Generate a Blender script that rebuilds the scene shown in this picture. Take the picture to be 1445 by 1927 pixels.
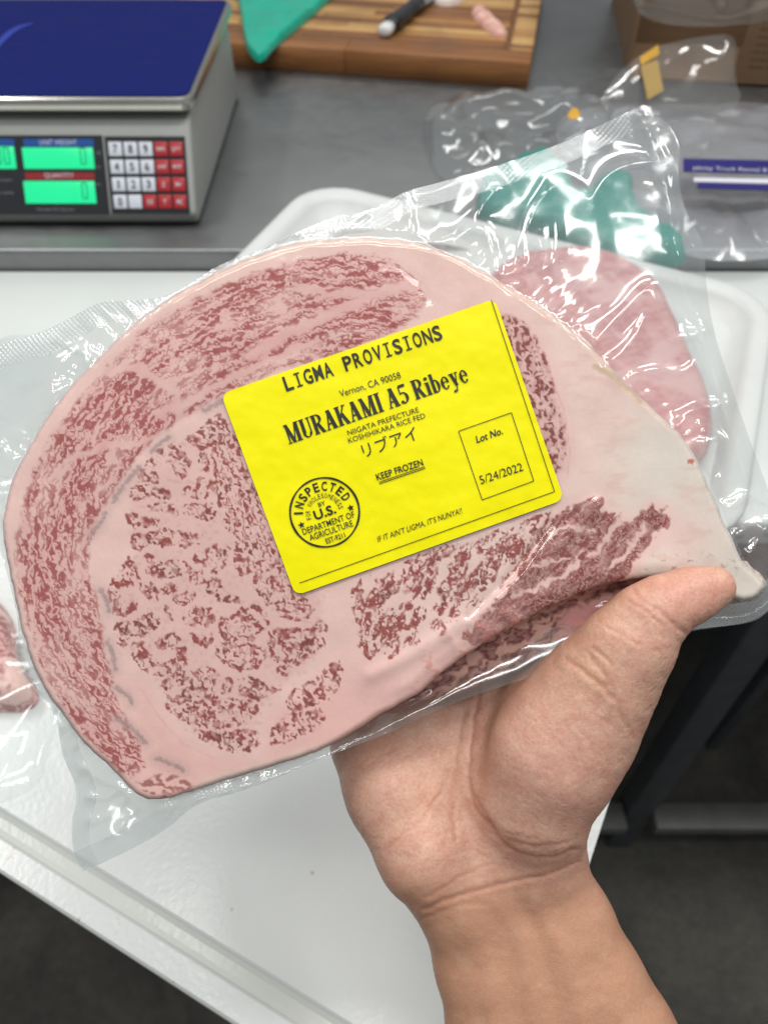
import bpy, bmesh, math, random
import numpy as np
from mathutils import Matrix, Vector
random.seed(7)
S = bpy.context.scene
for o in list(bpy.data.objects): bpy.data.objects.remove(o)

# ------------------------------------------------------------------ camera
CAM = Vector((0, 0, 1.36)); PITCH = math.radians(49); FPX = 1456.0; CX, CY = 722.5, 963.5; DIST = .272
cam = bpy.data.cameras.new('camera'); cam_o = bpy.data.objects.new('camera', cam); S.collection.objects.link(cam_o)
cam_o.location = CAM; cam_o.rotation_euler = (math.pi/2-PITCH, 0, 0)
cam.sensor_fit = 'VERTICAL'; cam.lens = 26; cam.sensor_height = 26*1927/FPX; cam.clip_start = .01; cam.clip_end = 60
cam.dof.use_dof = True; cam.dof.focus_distance = DIST; cam.dof.aperture_fstop = 12
S.camera = cam_o
# ------------------------------------------------------------------ room light: pale bounce and ceiling tubes
W = bpy.data.worlds.new('World'); S.world = W; W.use_nodes = True
W.node_tree.nodes['Background'].inputs[0].default_value = (.93, .97, 1, 1)
W.node_tree.nodes['Background'].inputs[1].default_value = .34
def tube(x, y, z, lx, ly, power, rx=0, ry=0, col=(1, .985, .955)):
    l = bpy.data.lights.new('ceiling_tube', 'AREA'); l.shape = 'RECTANGLE'; l.size = lx; l.size_y = ly; l.energy = power; l.color = col
    o = bpy.data.objects.new('ceiling_tube', l); S.collection.objects.link(o); o.location = (x, y, z); o.rotation_euler = (rx, ry, 0)
tube(.10, .50, 2.75, 1.3, .14, 17)
tube(.0, -.22, 2.75, 1.3, .14, 10)  # extra tube, added so the film folds catch wide streaks of light
tube(-1.3, .9, 2.75, .16, 1.2, 18)
tube(1.3, .9, 2.75, .16, 1.2, 18)
tube(.0, 2.3, 2.75, 1.2, .16, 7)
S.view_settings.view_transform = 'Standard'; S.view_settings.look = 'None'; S.view_settings.exposure = -.1; S.view_settings.gamma = 1
S.cycles.use_denoising = True; S.cycles.transparent_max_bounces = 32; S.cycles.max_bounces = 10
S.cycles.caustics_reflective = False; S.cycles.caustics_refractive = False; S.cycles.sample_clamp_indirect = 6

# ------------------------------------------------------------------ frames
FW = Vector((0, math.cos(PITCH), -math.sin(PITCH))); UP = Vector((0, math.sin(PITCH), math.cos(PITCH)))
H = Matrix(((1, 0, 0, 0), (0, UP.y, -FW.y, 0), (0, UP.z, -FW.z, 0), (0, 0, 0, 1)))       # held package: x right, y up, z out of its face
H.translation = CAM+FW*DIST
def hv(x, y, z):                     # face coordinates (1/5.353 mm from the upper left) and height in mm -> local metres
    k = (1-np.asarray(z)/272.)/FPX*DIST
    return np.stack([(x-CX)*k, (CY-y)*k, np.broadcast_to(np.asarray(z)*.001, np.shape(x))], -1)
def ray(px, py):
    X = (px-CX)/FPX; Y = (CY-py)/FPX
    return Vector((X, Y*UP.y+FW.y, Y*UP.z+FW.z))
def at(px, py, z):
    d = ray(px, py); return CAM+d*((z-CAM.z)/d.z)
def at_y(px, py, y):
    d = ray(px, py); return CAM+d*(y/d.y)
def at_pl(px, py, p, n):
    d = ray(px, py); return CAM+d*((p-CAM).dot(n)/d.dot(n))
# ------------------------------------------------------------------ objects
def tag(o, label=None, cat=None, group=None, kind=None):
    if label: o['label'] = label
    if cat: o['category'] = cat
    if group: o['group'] = group
    if kind: o['kind'] = kind
    return o
def link(o, parent=None, M=None):
    S.collection.objects.link(o)
    if parent is not None: o.parent = parent
    elif M is not None: o.matrix_world = M
    return o
def empty(name, M=None, **k):
    o = link(bpy.data.objects.new(name, None), None, M); o.empty_display_size = .02; return tag(o, **k)
def mesh(name, v, f, mat, parent=None, M=None, smooth=True, col=None):
    me = bpy.data.meshes.new(name); v = np.asarray(v, np.float32).reshape(-1, 3)
    if isinstance(f, np.ndarray):
        n, k = f.shape; me.vertices.add(len(v)); me.vertices.foreach_set('co', v.ravel()); me.loops.add(n*k)
        me.loops.foreach_set('vertex_index', f.astype(np.int32).ravel()); me.polygons.add(n)
        me.polygons.foreach_set('loop_start', np.arange(0, n*k, k, dtype=np.int32)); me.update(calc_edges=True); me.validate()
    else: me.from_pydata([tuple(p) for p in v], [], f); me.update()
    if smooth: me.polygons.foreach_set('use_smooth', np.ones(len(me.polygons), bool))
    if col is not None:
        a = me.color_attributes.new('Col', 'FLOAT_COLOR', 'POINT'); a.data.foreach_set('color', np.c_[col, np.ones(len(col))].astype(np.float32).ravel())
    me.materials.append(mat)
    return link(bpy.data.objects.new(name, me), parent, M)
def from_bm(name, bm, mat, parent=None, M=None, smooth=False):
    me = bpy.data.meshes.new(name); bm.to_mesh(me); bm.free(); me.materials.append(mat)
    if smooth: me.polygons.foreach_set('use_smooth', np.ones(len(me.polygons), bool))
    return link(bpy.data.objects.new(name, me), parent, M)
def box(name, lo, hi, mat, parent=None, M=None, bev=0, seg=2):
    bm = bmesh.new(); bmesh.ops.create_cube(bm, size=1)
    for v in bm.verts: v.co = Vector([lo[i]+(v.co[i]+.5)*(hi[i]-lo[i]) for i in range(3)])
    if bev: bmesh.ops.bevel(bm, geom=list(bm.edges), offset=bev, segments=seg, affect='EDGES', profile=.5)
    return from_bm(name, bm, mat, parent, M, bev > 0)
# ------------------------------------------------------------------ materials
def lin(*c):
    c = np.array(c[0] if len(c) == 1 else c)/255.; return tuple(np.where(c < .04, c/12.92, ((c+.055)/1.055)**2.4))
class N:
    def __init__(s, name):
        s.m = bpy.data.materials.new(name); s.m.use_nodes = True; s.t = s.m.node_tree; s.b = s.t.nodes['Principled BSDF']; s.out = s.t.nodes['Material Output']
    def n(s, kind, **k):
        x = s.t.nodes.new('ShaderNode'+kind)
        for a, v in k.items():
            if hasattr(x, a) and not a[0].isupper(): setattr(x, a, v)
            else: s.set(x, a, v)
        return x
    def set(s, x, a, v):
        i = x.inputs[int(a[1:])] if a[0] == 'I' and a[1:].isdigit() else x.inputs[a.replace('_', ' ')]
        if isinstance(v, bpy.types.NodeSocket): s.t.links.new(v, i)
        else: i.default_value = tuple(v)+(1,) if isinstance(v, (tuple, list)) and len(v) == 3 and i.type == 'RGBA' else v
    def p(s, **k):
        for a, v in k.items(): s.set(s.b, a, v)
        return s
    def co(s, kind='Object', sc=(1, 1, 1), rot=(0, 0, 0)):
        t = s.n('TexCoord'); m = s.n('Mapping'); m.inputs['Scale'].default_value = sc; m.inputs['Rotation'].default_value = rot
        s.t.links.new(t.outputs[kind], m.inputs[0]); return m.outputs[0]
    def noise(s, scale, detail=3, vec=None, rough=.55, dist=0):
        return s.n('TexNoise', Vector=vec or s.co(), Scale=scale, Detail=detail, Roughness=rough, Distortion=dist).outputs[0]
    def ramp(s, fac, *st):
        r = s.n('ValToRGB', Fac=fac); e = r.color_ramp.elements
        while len(e) < len(st): e.new(.5)
        for q, (p, c) in zip(e, st): q.position = p; q.color = (c if isinstance(c, (tuple, list)) else (c, c, c))+(() if not isinstance(c, (tuple, list)) or len(c) == 4 else (1,)) if isinstance(c, (tuple, list)) else (c, c, c, 1)
        return r.outputs[0]
    def mix(s, f, a, b):
        x = s.n('Mix', data_type='RGBA'); s.set(x, 'I0', f); s.set(x, 'I6', a); s.set(x, 'I7', b); return x.outputs[2]
    def bump(s, h, strength=.3, dist=.001):
        x = s.n('Bump', Strength=strength, Distance=dist, Height=h); s.set(s.b, 'Normal', x.outputs[0]); return s
def plain(name, c, rough=.5, metal=0, var=.12, scale=40, bump=.0, **k):
    s = N(name); c = lin(c); v = s.noise(scale, 4)
    s.p(Base_Color=s.mix(v, tuple(q*(1-var) for q in c), tuple(min(1, q*(1+var)) for q in c)), Roughness=rough, Metallic=metal, **k)
    if bump: s.bump(s.noise(scale*6, 3), bump, .0006)
    return s.m
def film(name, haze=.05, rough=.08, tint=(.97, .985, .985), gain=1.25, base=.012, bumpsc=None, bstr=.2, hazecol=(.9, .93, .93)):
    s = N(name); t = s.t; t.nodes.remove(s.b)
    tr = s.n('BsdfTransparent', Color=tint); gl = s.n('BsdfGlossy', Color=(1, 1, 1), Roughness=rough); fr = s.n('LayerWeight', Blend=.5); pw = s.n('Math', operation='POWER'); s.set(pw, 'I0', fr.outputs[1]); pw.inputs[1].default_value = 4.5
    mul = s.n('Math', operation='MULTIPLY_ADD', use_clamp=True); s.set(mul, 'I0', pw.outputs[0]); mul.inputs[1].default_value = gain; mul.inputs[2].default_value = base
    if bumpsc:
        bp = s.n('Bump', Strength=bstr, Distance=.0006, Height=bumpsc(s)); s.set(gl, 'Normal', bp.outputs[0]); s.set(fr, 'Normal', bp.outputs[0])
    df = s.n('BsdfDiffuse', Color=hazecol); tl = s.n('BsdfTranslucent', Color=hazecol); ad = s.n('MixShader'); ad.inputs[0].default_value = .45; t.links.new(df.outputs[0], ad.inputs[1]); t.links.new(tl.outputs[0], ad.inputs[2])
    m1 = s.n('MixShader'); m1.inputs[0].default_value = haze; t.links.new(tr.outputs[0], m1.inputs[1]); t.links.new(ad.outputs[0], m1.inputs[2])
    m2 = s.n('MixShader'); t.links.new(mul.outputs[0], m2.inputs[0]); t.links.new(m1.outputs[0], m2.inputs[1]); t.links.new(gl.outputs[0], m2.inputs[2])
    t.links.new(m2.outputs[0], s.out.inputs[0]); return s.m
def _h(ix, iy, s):
    n = (ix.astype(np.int64)*374761393 + iy.astype(np.int64)*668265263 + s*1442695041) & 0xffffffff
    n = ((n ^ (n >> 13))*1274126177) & 0xffffffff
    n = ((n ^ (n >> 15))*2246822519) & 0xffffffff
    return (n ^ (n >> 16)) & 0xffffffff
def gn(x, y, s=0):
    ix = np.floor(x); iy = np.floor(y); fx = x-ix; fy = y-iy
    u = fx*fx*fx*(fx*(fx*6-15)+10); v = fy*fy*fy*(fy*(fy*6-15)+10)
    def g(dx, dy):
        a = _h(ix+dx, iy+dy, s)*(2*np.pi/4294967296.0)
        return np.cos(a)*(fx-dx)+np.sin(a)*(fy-dy)
    n00, n10, n01, n11 = g(0,0), g(1,0), g(0,1), g(1,1)
    return 1.5*((n00*(1-u)+n10*u)*(1-v)+(n01*(1-u)+n11*u)*v)
def fb(x, y, s=0, o=3):
    t = 0; a = 1; w = 0
    for k in range(o):
        t = t+a*gn(x*2**k+k*17.3, y*2**k-k*9.1, s+k); w += a; a *= .5
    return t/w*1.3
def ss(a, b, x):
    t = np.clip((x-a)/(b-a), 0, 1); return t*t*(3-2*t)
def vor(x, y, s=0, j=.9):
    ix = np.floor(x); iy = np.floor(y)
    d1 = np.full(x.shape, 9.); d2 = np.full(x.shape, 9.); cid = np.zeros(x.shape)
    for dx in (-1,0,1):
        for dy in (-1,0,1):
            h = _h(ix+dx, iy+dy, s); h2 = _h(ix+dx, iy+dy, s+77)
            px = ix+dx+.5+j*(h/4294967296.-.5); py = iy+dy+.5+j*(h2/4294967296.-.5)
            d = np.hypot(px-x, py-y)
            c = d < d1
            d2 = np.where(c, d1, np.minimum(d2, d)); cid = np.where(c, (h % 1009)/1009., cid); d1 = np.where(c, d, d1)
    return d1, d2, cid
def seg_d(x, y, pts):
    d = np.full(x.shape, 1e9)
    for (ax, ay), (bx, by) in zip(pts[:-1], pts[1:]):
        vx, vy = bx-ax, by-ay
        t = np.clip(((x-ax)*vx+(y-ay)*vy)/(vx*vx+vy*vy+1e-9), 0, 1)
        d = np.minimum(d, np.hypot(x-ax-t*vx, y-ay-t*vy))
    return d
def inside(x, y, pts):
    c = np.zeros(x.shape, bool); n = len(pts)
    for i in range(n):
        ax, ay = pts[i]; bx, by = pts[(i+1) % n]
        if ay == by: continue
        c ^= ((ay > y) != (by > y)) & (x < (bx-ax)*(y-ay)/(by-ay)+ax)
    return c
def sdf(x, y, pts):           # positive inside
    d = seg_d(x, y, list(pts)+[pts[0]])
    return np.where(inside(x, y, pts), d, -d)
class Coarse:
    """signed distance to a polygon on a 4 px lattice, read back bilinearly"""
    def __init__(s, pts, x0=-60, y0=380, x1=1500, y1=1580, st=4, line=False):
        gx, gy = np.meshgrid(np.arange(x0, x1, st), np.arange(y0, y1, st))
        s.d = seg_d(gx*1., gy*1., pts) if line else sdf(gx*1., gy*1., pts); s.x0, s.y0, s.st = x0, y0, st
    def __call__(s, x, y):
        u = np.clip((x-s.x0)/s.st, 0, s.d.shape[1]-1.001); v = np.clip((y-s.y0)/s.st, 0, s.d.shape[0]-1.001)
        i = u.astype(int); j = v.astype(int); u = u-i; v = v-j; d = s.d
        return (d[j,i]*(1-u)+d[j,i+1]*u)*(1-v)+(d[j+1,i]*(1-u)+d[j+1,i+1]*u)*v
OUT = [(650,448),(740,450),(820,465),(900,505),(975,550),(1050,600),(1110,650),(1145,690),(1190,735),(1240,780),(1290,830),(1315,875),(1343,940),(1375,1010),(1398,1062),(1425,1085),(1440,1102),(1425,1122),(1400,1132),(1370,1120),(1310,1090),(1240,1082),(1180,1090),(1100,1110),(1020,1148),(960,1180),(900,1215),(860,1243),(820,1275),(790,1303),(745,1328),(700,1352),(612,1410),(520,1440),(420,1470),(330,1500),(283,1506),(255,1492),(215,1450),(160,1400),(115,1340),(85,1300),(50,1220),(30,1130),(15,1060),(5,1000),(10,950),(20,910),(45,860),(85,790),(130,730),(180,680),(250,610),(320,560),(400,515),(480,480),(560,455)]
CAP = [(803,560),(790,530),(750,495),(700,478),(640,476),(560,490),(480,513),(400,545),(330,580),(260,630),(195,695),(145,755),(98,820),(65,880),(42,950),(26,1020),(33,1090),(48,1160),(72,1240),(105,1310),(150,1375),(205,1435),(245,1470),(275,1445),(265,1400),(240,1350),(228,1330),(216,1290),(202,1240),(195,1180),(190,1140),(165,1075),(168,1030),(185,985),(212,930),(250,872),(293,825),(350,785),(430,742),(520,700),(640,665),(740,625),(785,600)]
CORE = [(262,885),(240,930),(233,960),(243,1010),(250,1035),(232,1052),(208,1090),(203,1130),(213,1180),(225,1232),(268,1262),(298,1290),(310,1330),(340,1370),(390,1402),(430,1414),(484,1418),(496,1340),(560,1285),(612,1230),(618,1130),(590,1090),(700,1090),(640,700),(470,770),(430,790),(360,812),(300,843)]
LOWR = [(662,1170),(668,1130),(690,1095),(740,1070),(860,1030),(960,990),(1055,950),(1045,1000),(990,1062),(940,1112),(880,1165),(820,1205),(760,1225),(715,1250),(682,1240),(664,1205)]
DARK = [(1130,935),(1085,945),(1045,975),(1005,1035),(962,1095),(945,1125),(870,1200),(888,1224),(960,1183),(1020,1152),(1100,1113),(1175,1092),(1195,1050),(1215,1030),(1252,985),(1250,960),(1225,955),(1198,992),(1170,978),(1130,965)]
COMP = [(950,588),(985,603),(1015,640),(1035,690),(1047,740),(1062,800),(1067,850),(1058,890),(1020,890),(900,640)]
BOTL = [(255,1468),(300,1452),(360,1462),(368,1485),(310,1500),(270,1494)]
LINES = [   # fat seams: polyline, half width
 ([(470,668),(545,628),(620,592),(700,555),(770,535)],11), ([(300,780),(360,752),(430,715),(520,672),(600,640)],8), ([(560,540),(640,555),(690,548)],7),
 ([(185,700),(260,690),(330,740),(345,800)],9), ([(120,870),(190,840),(270,830),(320,815)],6)]
GREY = [[(318,822),(300,835),(285,850)],[(262,880),(240,905),(225,925),(213,945)],[(200,965),(190,985),(175,1003)],[(190,1110),(202,1130),(205,1150)],[(203,1208),(213,1230),(218,1260)],[(218,1296),(240,1308),(248,1322)],[(220,1352),(250,1372),(275,1398)],[(295,1428),(315,1434),(345,1448)],[(385,773),(415,757),(432,748)]]
BUND = [
'''352 826 379 805 410 777 422 789 426 832 402 838 379 844 363 838
297 848 316 838 340 834 340 848 359 867 355 883 340 875 324 856 301 856
316 867 332 865 348 879 355 895 340 901 320 875
262 899 265 883 285 860 295 871 297 891 301 910 277 912 265 908
375 852 387 850 395 867 393 887 383 889 375 879
242 926 258 910 285 916 316 922 322 934 308 940 285 932 254 942 244 938
344 926 363 903 387 899 410 910 406 926 383 938 355 938
277 950 301 946 332 950 334 967 316 965 285 959
348 950 367 946 398 948 406 965 402 981 379 977 348 965
238 965 258 967 277 977 308 973 312 985 285 989 254 994 242 985
248 1004 269 1008 285 1000 308 996 332 1000 383 1008 383 1020 348 1028 301 1032 285 1020 262 1036 248 1028
273 1047 285 1041 297 1051 308 1059 320 1053 348 1057 363 1067 355 1079 332 1086 301 1088 277 1079
367 1043 391 1032 410 1024 426 1036 426 1063 410 1079 383 1067 367 1055
207 1098 230 1067 242 1051 258 1067 264 1090 250 1102 226 1106 211 1129 205 1118
264 1098 285 1096 297 1114 295 1133 281 1129 265 1110
301 1102 324 1098 336 1108 324 1118 305 1118
328 1122 348 1114 369 1118 363 1133 344 1141 328 1131
352 1079 379 1075 387 1094 375 1102 359 1094
387 1094 410 1086 422 1106 414 1118 391 1114
430 1024 453 1020 465 1028 457 1039 434 1036
438 1043 465 1047 473 1075 457 1082 439 1067
406 1118 426 1114 449 1122 453 1135 426 1135 408 1129
207 1129 226 1122 242 1141 258 1129 256 1149 246 1153 230 1161 215 1157
312 1139 326 1145 328 1161 320 1167 313 1153
340 1165 355 1149 375 1139 402 1149 402 1172 383 1178 352 1178
215 1176 234 1168 258 1165 285 1153 299 1165 297 1180 269 1196 246 1196 234 1217 219 1208
291 1211 308 1196 332 1190 340 1204 316 1219 297 1223
359 1192 379 1196 400 1192 400 1208 387 1219 367 1208
250 1211 269 1206 285 1219 285 1243 301 1251 332 1239 352 1235 352 1251 332 1266 301 1272 269 1262 248 1235
324 1219 348 1215 352 1231 332 1235
414 1168 438 1157 457 1141 481 1137 500 1145 504 1180 488 1188 473 1208 449 1219 418 1215 412 1192
406 1219 434 1215 465 1211 500 1219 504 1239 477 1254 445 1258 414 1243
434 1251 461 1247 488 1247 484 1258 449 1266
504 1188 527 1180 555 1184 582 1180 602 1168 615 1176 610 1215 586 1231 559 1223 535 1211 508 1215
508 1219 527 1211 555 1223 582 1235 563 1251 535 1247 512 1243
520 1258 535 1251 547 1258 539 1274 524 1270
297 1290 332 1266 363 1262 387 1251 410 1266 438 1282 434 1301 410 1313 379 1321 348 1329 316 1317
449 1278 473 1274 500 1286 526 1296 504 1313 477 1317 453 1309
308 1321 340 1333 379 1325 418 1317 457 1317 488 1325 481 1348 449 1364 410 1372 371 1368 340 1356 320 1340
363 1372 410 1380 457 1372 488 1380 488 1403 465 1415 434 1415 402 1403 379 1391
539 1321 555 1297 590 1282 621 1251 637 1243 647 1258 637 1294 621 1321 582 1329 551 1337
516 1372 535 1344 567 1340 606 1333 610 1356 582 1380 543 1395 508 1405 504 1391
400 848 426 797 453 832 477 883 500 942 524 1012 555 1106 594 1139 504 1139 479 1106 477 1055 457 1020 426 993 412 950 404 895
520 1129 551 1129 582 1129 594 1141 582 1165 551 1168 524 1161''',
'''663 1146 683 1128 706 1106 723 1123 728 1168 717 1220 694 1243 683 1220 677 1186
717 1174 734 1140 751 1174 754 1220 734 1243 717 1220
746 1151 763 1128 786 1140 791 1168 768 1186 751 1180
706 1094 734 1077 757 1083 751 1111 723 1123
757 1066 786 1054 797 1083 786 1123 763 1106
803 1066 820 1048 823 1083 808 1123 800 1100
843 1066 866 1037 883 1037 877 1083 860 1128 831 1140 826 1117 848 1088
866 1111 894 1071 917 1043 940 1060 928 1094 894 1123 866 1134
894 1020 928 997 963 1008 957 1043 928 1048 900 1043
963 997 997 974 1037 963 1020 1003 991 1048 963 1060 957 1031
808 1174 831 1168 837 1180 814 1186
660 1117 677 1088 683 1111 666 1128
843 1157 866 1146 860 1168
757 1060 808 1037 860 1023 848 1048 803 1057''',
'''1054 1014 1077 969 1094 946 1122 934 1122 974 1105 1014 1077 1031 1054 1031
991 1071 1031 1046 1054 1034 1077 1043 1094 1054 1065 1083 1020 1106 968 1100 985 1077
1031 1043 1054 986 1077 963 1071 1014 1048 1043
1094 1048 1122 1014 1134 986 1168 963 1162 1003 1134 1037 1117 1066 1100 1060
1180 991 1202 963 1225 957 1231 974 1251 974 1225 1008 1197 1031 1174 1066 1128 1086 1117 1066 1168 1031
957 1117 991 1100 1054 1094 1105 1083 1168 1071 1134 1100 1088 1117 1031 1134 985 1146 957 1151 945 1134''']
BUND = [[np.array(l.split(), float).reshape(-1, 2) for l in b.split('\n')] for b in BUND]    # traced muscle bundles: eye, long bundles under the label, dark lean
class Bundles:
    """largest signed distance over a set of bundles, and which bundle it is"""
    def __init__(s, polys, st=3):
        a = np.vstack(polys); s.x0, s.y0 = a.min(0)-30; x1, y1 = a.max(0)+30; gx, gy = np.meshgrid(np.arange(s.x0, x1, st), np.arange(s.y0, y1, st)); s.st = st
        s.d = np.full(gx.shape, -60.); s.i = np.zeros(gx.shape, int)
        for k, p in enumerate(polys):
            lo = p.min(0)-24; hi = p.max(0)+24; m = (gx > lo[0]) & (gx < hi[0]) & (gy > lo[1]) & (gy < hi[1]); v = sdf(gx[m], gy[m], [tuple(q) for q in p]); w = v > s.d[m]
            D = s.d[m]; D[w] = v[w]; s.d[m] = D; I = s.i[m]; I[w] = k; s.i[m] = I
    def __call__(s, x, y):
        u = np.clip((x-s.x0)/s.st, 0, s.d.shape[1]-1.001); v = np.clip((y-s.y0)/s.st, 0, s.d.shape[0]-1.001); i = u.astype(int); j = v.astype(int); u = u-i; v = v-j; d = s.d
        return (d[j,i]*(1-u)+d[j,i+1]*u)*(1-v)+(d[j+1,i]*(1-u)+d[j+1,i+1]*u)*v, s.i[np.round(j+v).astype(int), np.round(i+u).astype(int)]
def marble(x, y):
    """colour of the cut face at points given in 1/5.34 mm, linear RGB, and lean amount"""
    x = x*1.; y = y*1.
    wx = x+7*fb(x/38, y/38, 5, 3)+2.5*gn(x/9, y/9, 91); wy = y+7*fb(x/38, y/38, 15, 3)+2.5*gn(x/9, y/9, 92)
    D = {k: Coarse(p)(x, y) for k, p in dict(out=OUT, cap=CAP, core=CORE, lowr=LOWR, dark=DARK, comp=COMP, botl=BOTL).items()}
    rag = 9*fb(x/22, y/22, 31, 3)
    fat = np.zeros(x.shape)
    for i, (p, w) in enumerate(LINES):
        d = Coarse(p, line=True)(wx+5*gn(x/25, y/25, 200+i), wy+5*gn(x/25, y/25, 300+i))
        fat = np.maximum(fat, 1-ss(w*.45, w*1.15+2, d+3*gn(x/12, y/12, 400+i)))
    def on(m, f):
        o = np.zeros(x.shape); k = m > 0
        if k.any(): o[k] = f(x[k], y[k], wx[k], wy[k])
        return o
    # ---- cap muscle: fine streaks running round the rim
    cx, cy = 690., 1010.
    al = np.arctan2(cy-wy, (cx-wx)*.80)*430; br = np.hypot((wx-cx)*.80, wy-cy)
    low = fb(al/150, br/30, 3, 2)
    cap_m = ss(-4, 8, D['cap']+rag*.7)
    def f_cap(x, y, wx, wy):
        al = np.arctan2(cy-wy, (cx-wx)*.80)*430; br = np.hypot((wx-cx)*.80, wy-cy)
        lo = fb(al/150, br/30, 3, 2); mid = fb(al/44, br/13, 40, 2)
        jx = gn(x/10, y/10, 8); jy = gn(x/10, y/10, 9)
        st = np.abs(gn(al/24+.6*jx, br/7.5+.7*jy, 7)); st2 = gn(al/21+.5*jy, br/5.6+.55*jx, 11)
        c = np.maximum(ss(.15, .03, st)*ss(-.4, .1, mid), ss(-.08, .18, st2)*ss(-.8, -.35, mid+.5*lo))
        return c*(.62+.38*ss(-.45, .2, lo+.5*mid+.1))
    cap = on(cap_m, f_cap)
    # ---- eye muscle and its neighbours: traced bundles filled with flecks
    def flecks(polys, s, fl, asp, ang, spread, thr, rimw, spec=None):
        BD = Bundles(polys); D0 = BD(x, y)[0]; msk = ss(-12, -8, D0)
        def f(x, y, wx, wy):
            d, k = BD(x+4*gn(x/17, y/17, s)+2*gn(x/7, y/7, s+1), y+4*gn(x/17, y/17, s+2)+2*gn(x/7, y/7, s+3)); h = ((k*7919) % 101)/101.
            th = ang+(h-.5)*spread; F = np.full(x.shape, float(fl)); T = np.full(x.shape, thr)
            if spec is not None: F = np.where(k == spec, fl*.68, F); T = np.where(k == spec, thr+.02, T); th = np.where(k == spec, 1.2, th)
            c, n = np.cos(th), np.sin(th); u = (x*c+y*n+k*37)/asp; v = -x*n+y*c+k*53; j1 = gn(x/9.5, y/9.5, s+4); j2 = gn(x/9.5, y/9.5, s+5)
            f1 = gn(u/F+.75*j1, v/F+.75*j2, s+6); f2 = np.abs(gn(u/F*.6+.9*j2, v/F*.6+.9*j1, s+7)); rim = np.exp(-((d-2.2)/3.)**2)
            g = np.maximum(ss(T-.03, T+.22, f1+rimw*rim+.16*gn(x/28, y/28, s+8)), .55*ss(.06, .01, f2))
            return g*ss(-2.9, -.2, d+1.5*gn(x/5, y/5, s+9))*(.62+.38*ss(-.35, .25, gn(x/12, y/12, s+10)+.5*f1))
        return on(msk, f)
    core = flecks(BUND[0], 500, 10.0, 1.75, 1.25, 1.3, -.03, .24, 42); core_m = np.where(core > 0, 1., 0.)
    thin = on(ss(0, 8, D['core']), lambda x, y, wx, wy: .16*ss(.34, .5, gn(x/9+.6*gn(x/8, y/8, 560), y/12, 561)))     # stray flecks between bundles
    core = np.maximum(core, thin)
    lowr = flecks(BUND[1], 700, 9.2, 2.5, -1.05, .5, -.05, .18); lowr_m = np.ones(x.shape)
    def f_long(x, y, wx, wy):
        th = -1.02; X = wx-850; Y = wy-1100+.0012*(wx-850)**2; u = X*np.cos(th)+Y*np.sin(th); v = -X*np.sin(th)+Y*np.cos(th)
        bl = gn(u/60, v/17, 61)+.45*gn(u/34, v/10, 62); f = gn(u/15+.7*gn(x/9, y/9, 65), v/5.6+.6*gn(x/9, y/9, 66), 63)
        return ss(.0, .26, bl)*ss(-.04, .2, f+.25*bl)
    lowr = np.maximum(lowr, on(ss(-2, 8, D['lowr']+rag), f_long)*ss(-2, 8, D['lowr']+rag))
    def f_dark(x, y, wx, wy):
        d, k = DKB(x+5*gn(x/15, y/15, 740)+2*gn(x/6, y/6, 741), y+5*gn(x/15, y/15, 742)+2*gn(x/6, y/6, 743)); th = -.8
        u = wx*np.cos(th)+wy*np.sin(th); v = -wx*np.sin(th)+wy*np.cos(th); f = gn(u/18+.9*gn(x/10, y/10, 744), v/6.5, 745); ln = np.abs(gn(u/26+1.0*gn(x/15, y/15, 746), v/15+1.0*gn(x/15, y/15, 747), 748))
        d = np.maximum(d, CDK(x, y)+1+11*gn(u/30, v/17, 749)+5*gn(x/9, y/9, 750))
        return ss(-2, 3, d)*(.74+.26*ss(-.3, .15, f))*(.35+.65*ss(.015, .08, ln))
    CDK = Coarse(DARK); DKB = Bundles(BUND[2]); dk = np.maximum(DKB(x, y)[0], D['dark']); dark = on(ss(-14, -10, dk), f_dark); dark_m = ss(-3, 9, dk)
    # ---- small muscle right of the label: mosaic
    comp_m = ss(-3, 5, D['comp']+rag*.5)
    def f_comp(x, y, wx, wy):
        d1, d2, cid = vor(wx/30+.3*gn(x/15, y/15, 82), wy/44+.3*gn(x/15, y/15, 83), 80)
        return ss(.04, .2, d2-d1+.08*gn(x/7, y/7, 84))*(.3+.7*ss(-.2, .1, gn(x/9+.6*gn(x/8, y/8, 86), y/14, 81)))
    comp = on(comp_m, f_comp)
    bot = ss(-.15, .2, fb(x/16, y/10, 85, 2)); bot_m = ss(-3, 8, D['botl']+rag)
    lean = np.maximum.reduce([cap*cap_m, core, lowr, dark, comp*comp_m, bot*bot_m*.8])
    lean = np.where(cap_m > 0, lean*(1-fat), lean)
    for i, (p, w) in enumerate((([(962,1120),(1005,1108),(1050,1086),(1085,1062),(1102,1035)],5),([(1115,1050),(1140,1012),(1168,980)],6),([(1172,1052),(1195,1010),(1215,985)],6),([(1035,1005),(1070,990),(1112,1000)],4.5),([(1000,1070),(1040,1052),(1075,1050)],4),([(1140,1075),(1165,1050),(1180,1040)],4))):
        lean = lean*(1-.85*(1-ss(w*.3, w*1.3, Coarse(p, line=True)(wx+5*gn(x/16, y/16, 770+i), wy+5*gn(x/16, y/16, 780+i))+3*gn(x/10, y/10, 790+i))))
    lean = np.clip(lean*(1-.2*dark_m*ss(0, .5, gn(x/26, y/26, 799))), 0, 1)
    def lin(c):
        c = np.array(c)/255.; return np.where(c < .04, c/12.92, ((c+.055)/1.055)**2.4)
    F = np.ones(x.shape+(3,))*lin((233,193,184))
    def mix(A, c, w): return A*(1-w[..., None])+np.asarray(c)*w[..., None]
    F = mix(F, lin((216,158,154)), np.clip(cap_m*(.55+.45*low), 0, .9))        # the cap's ground is pinker
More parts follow.
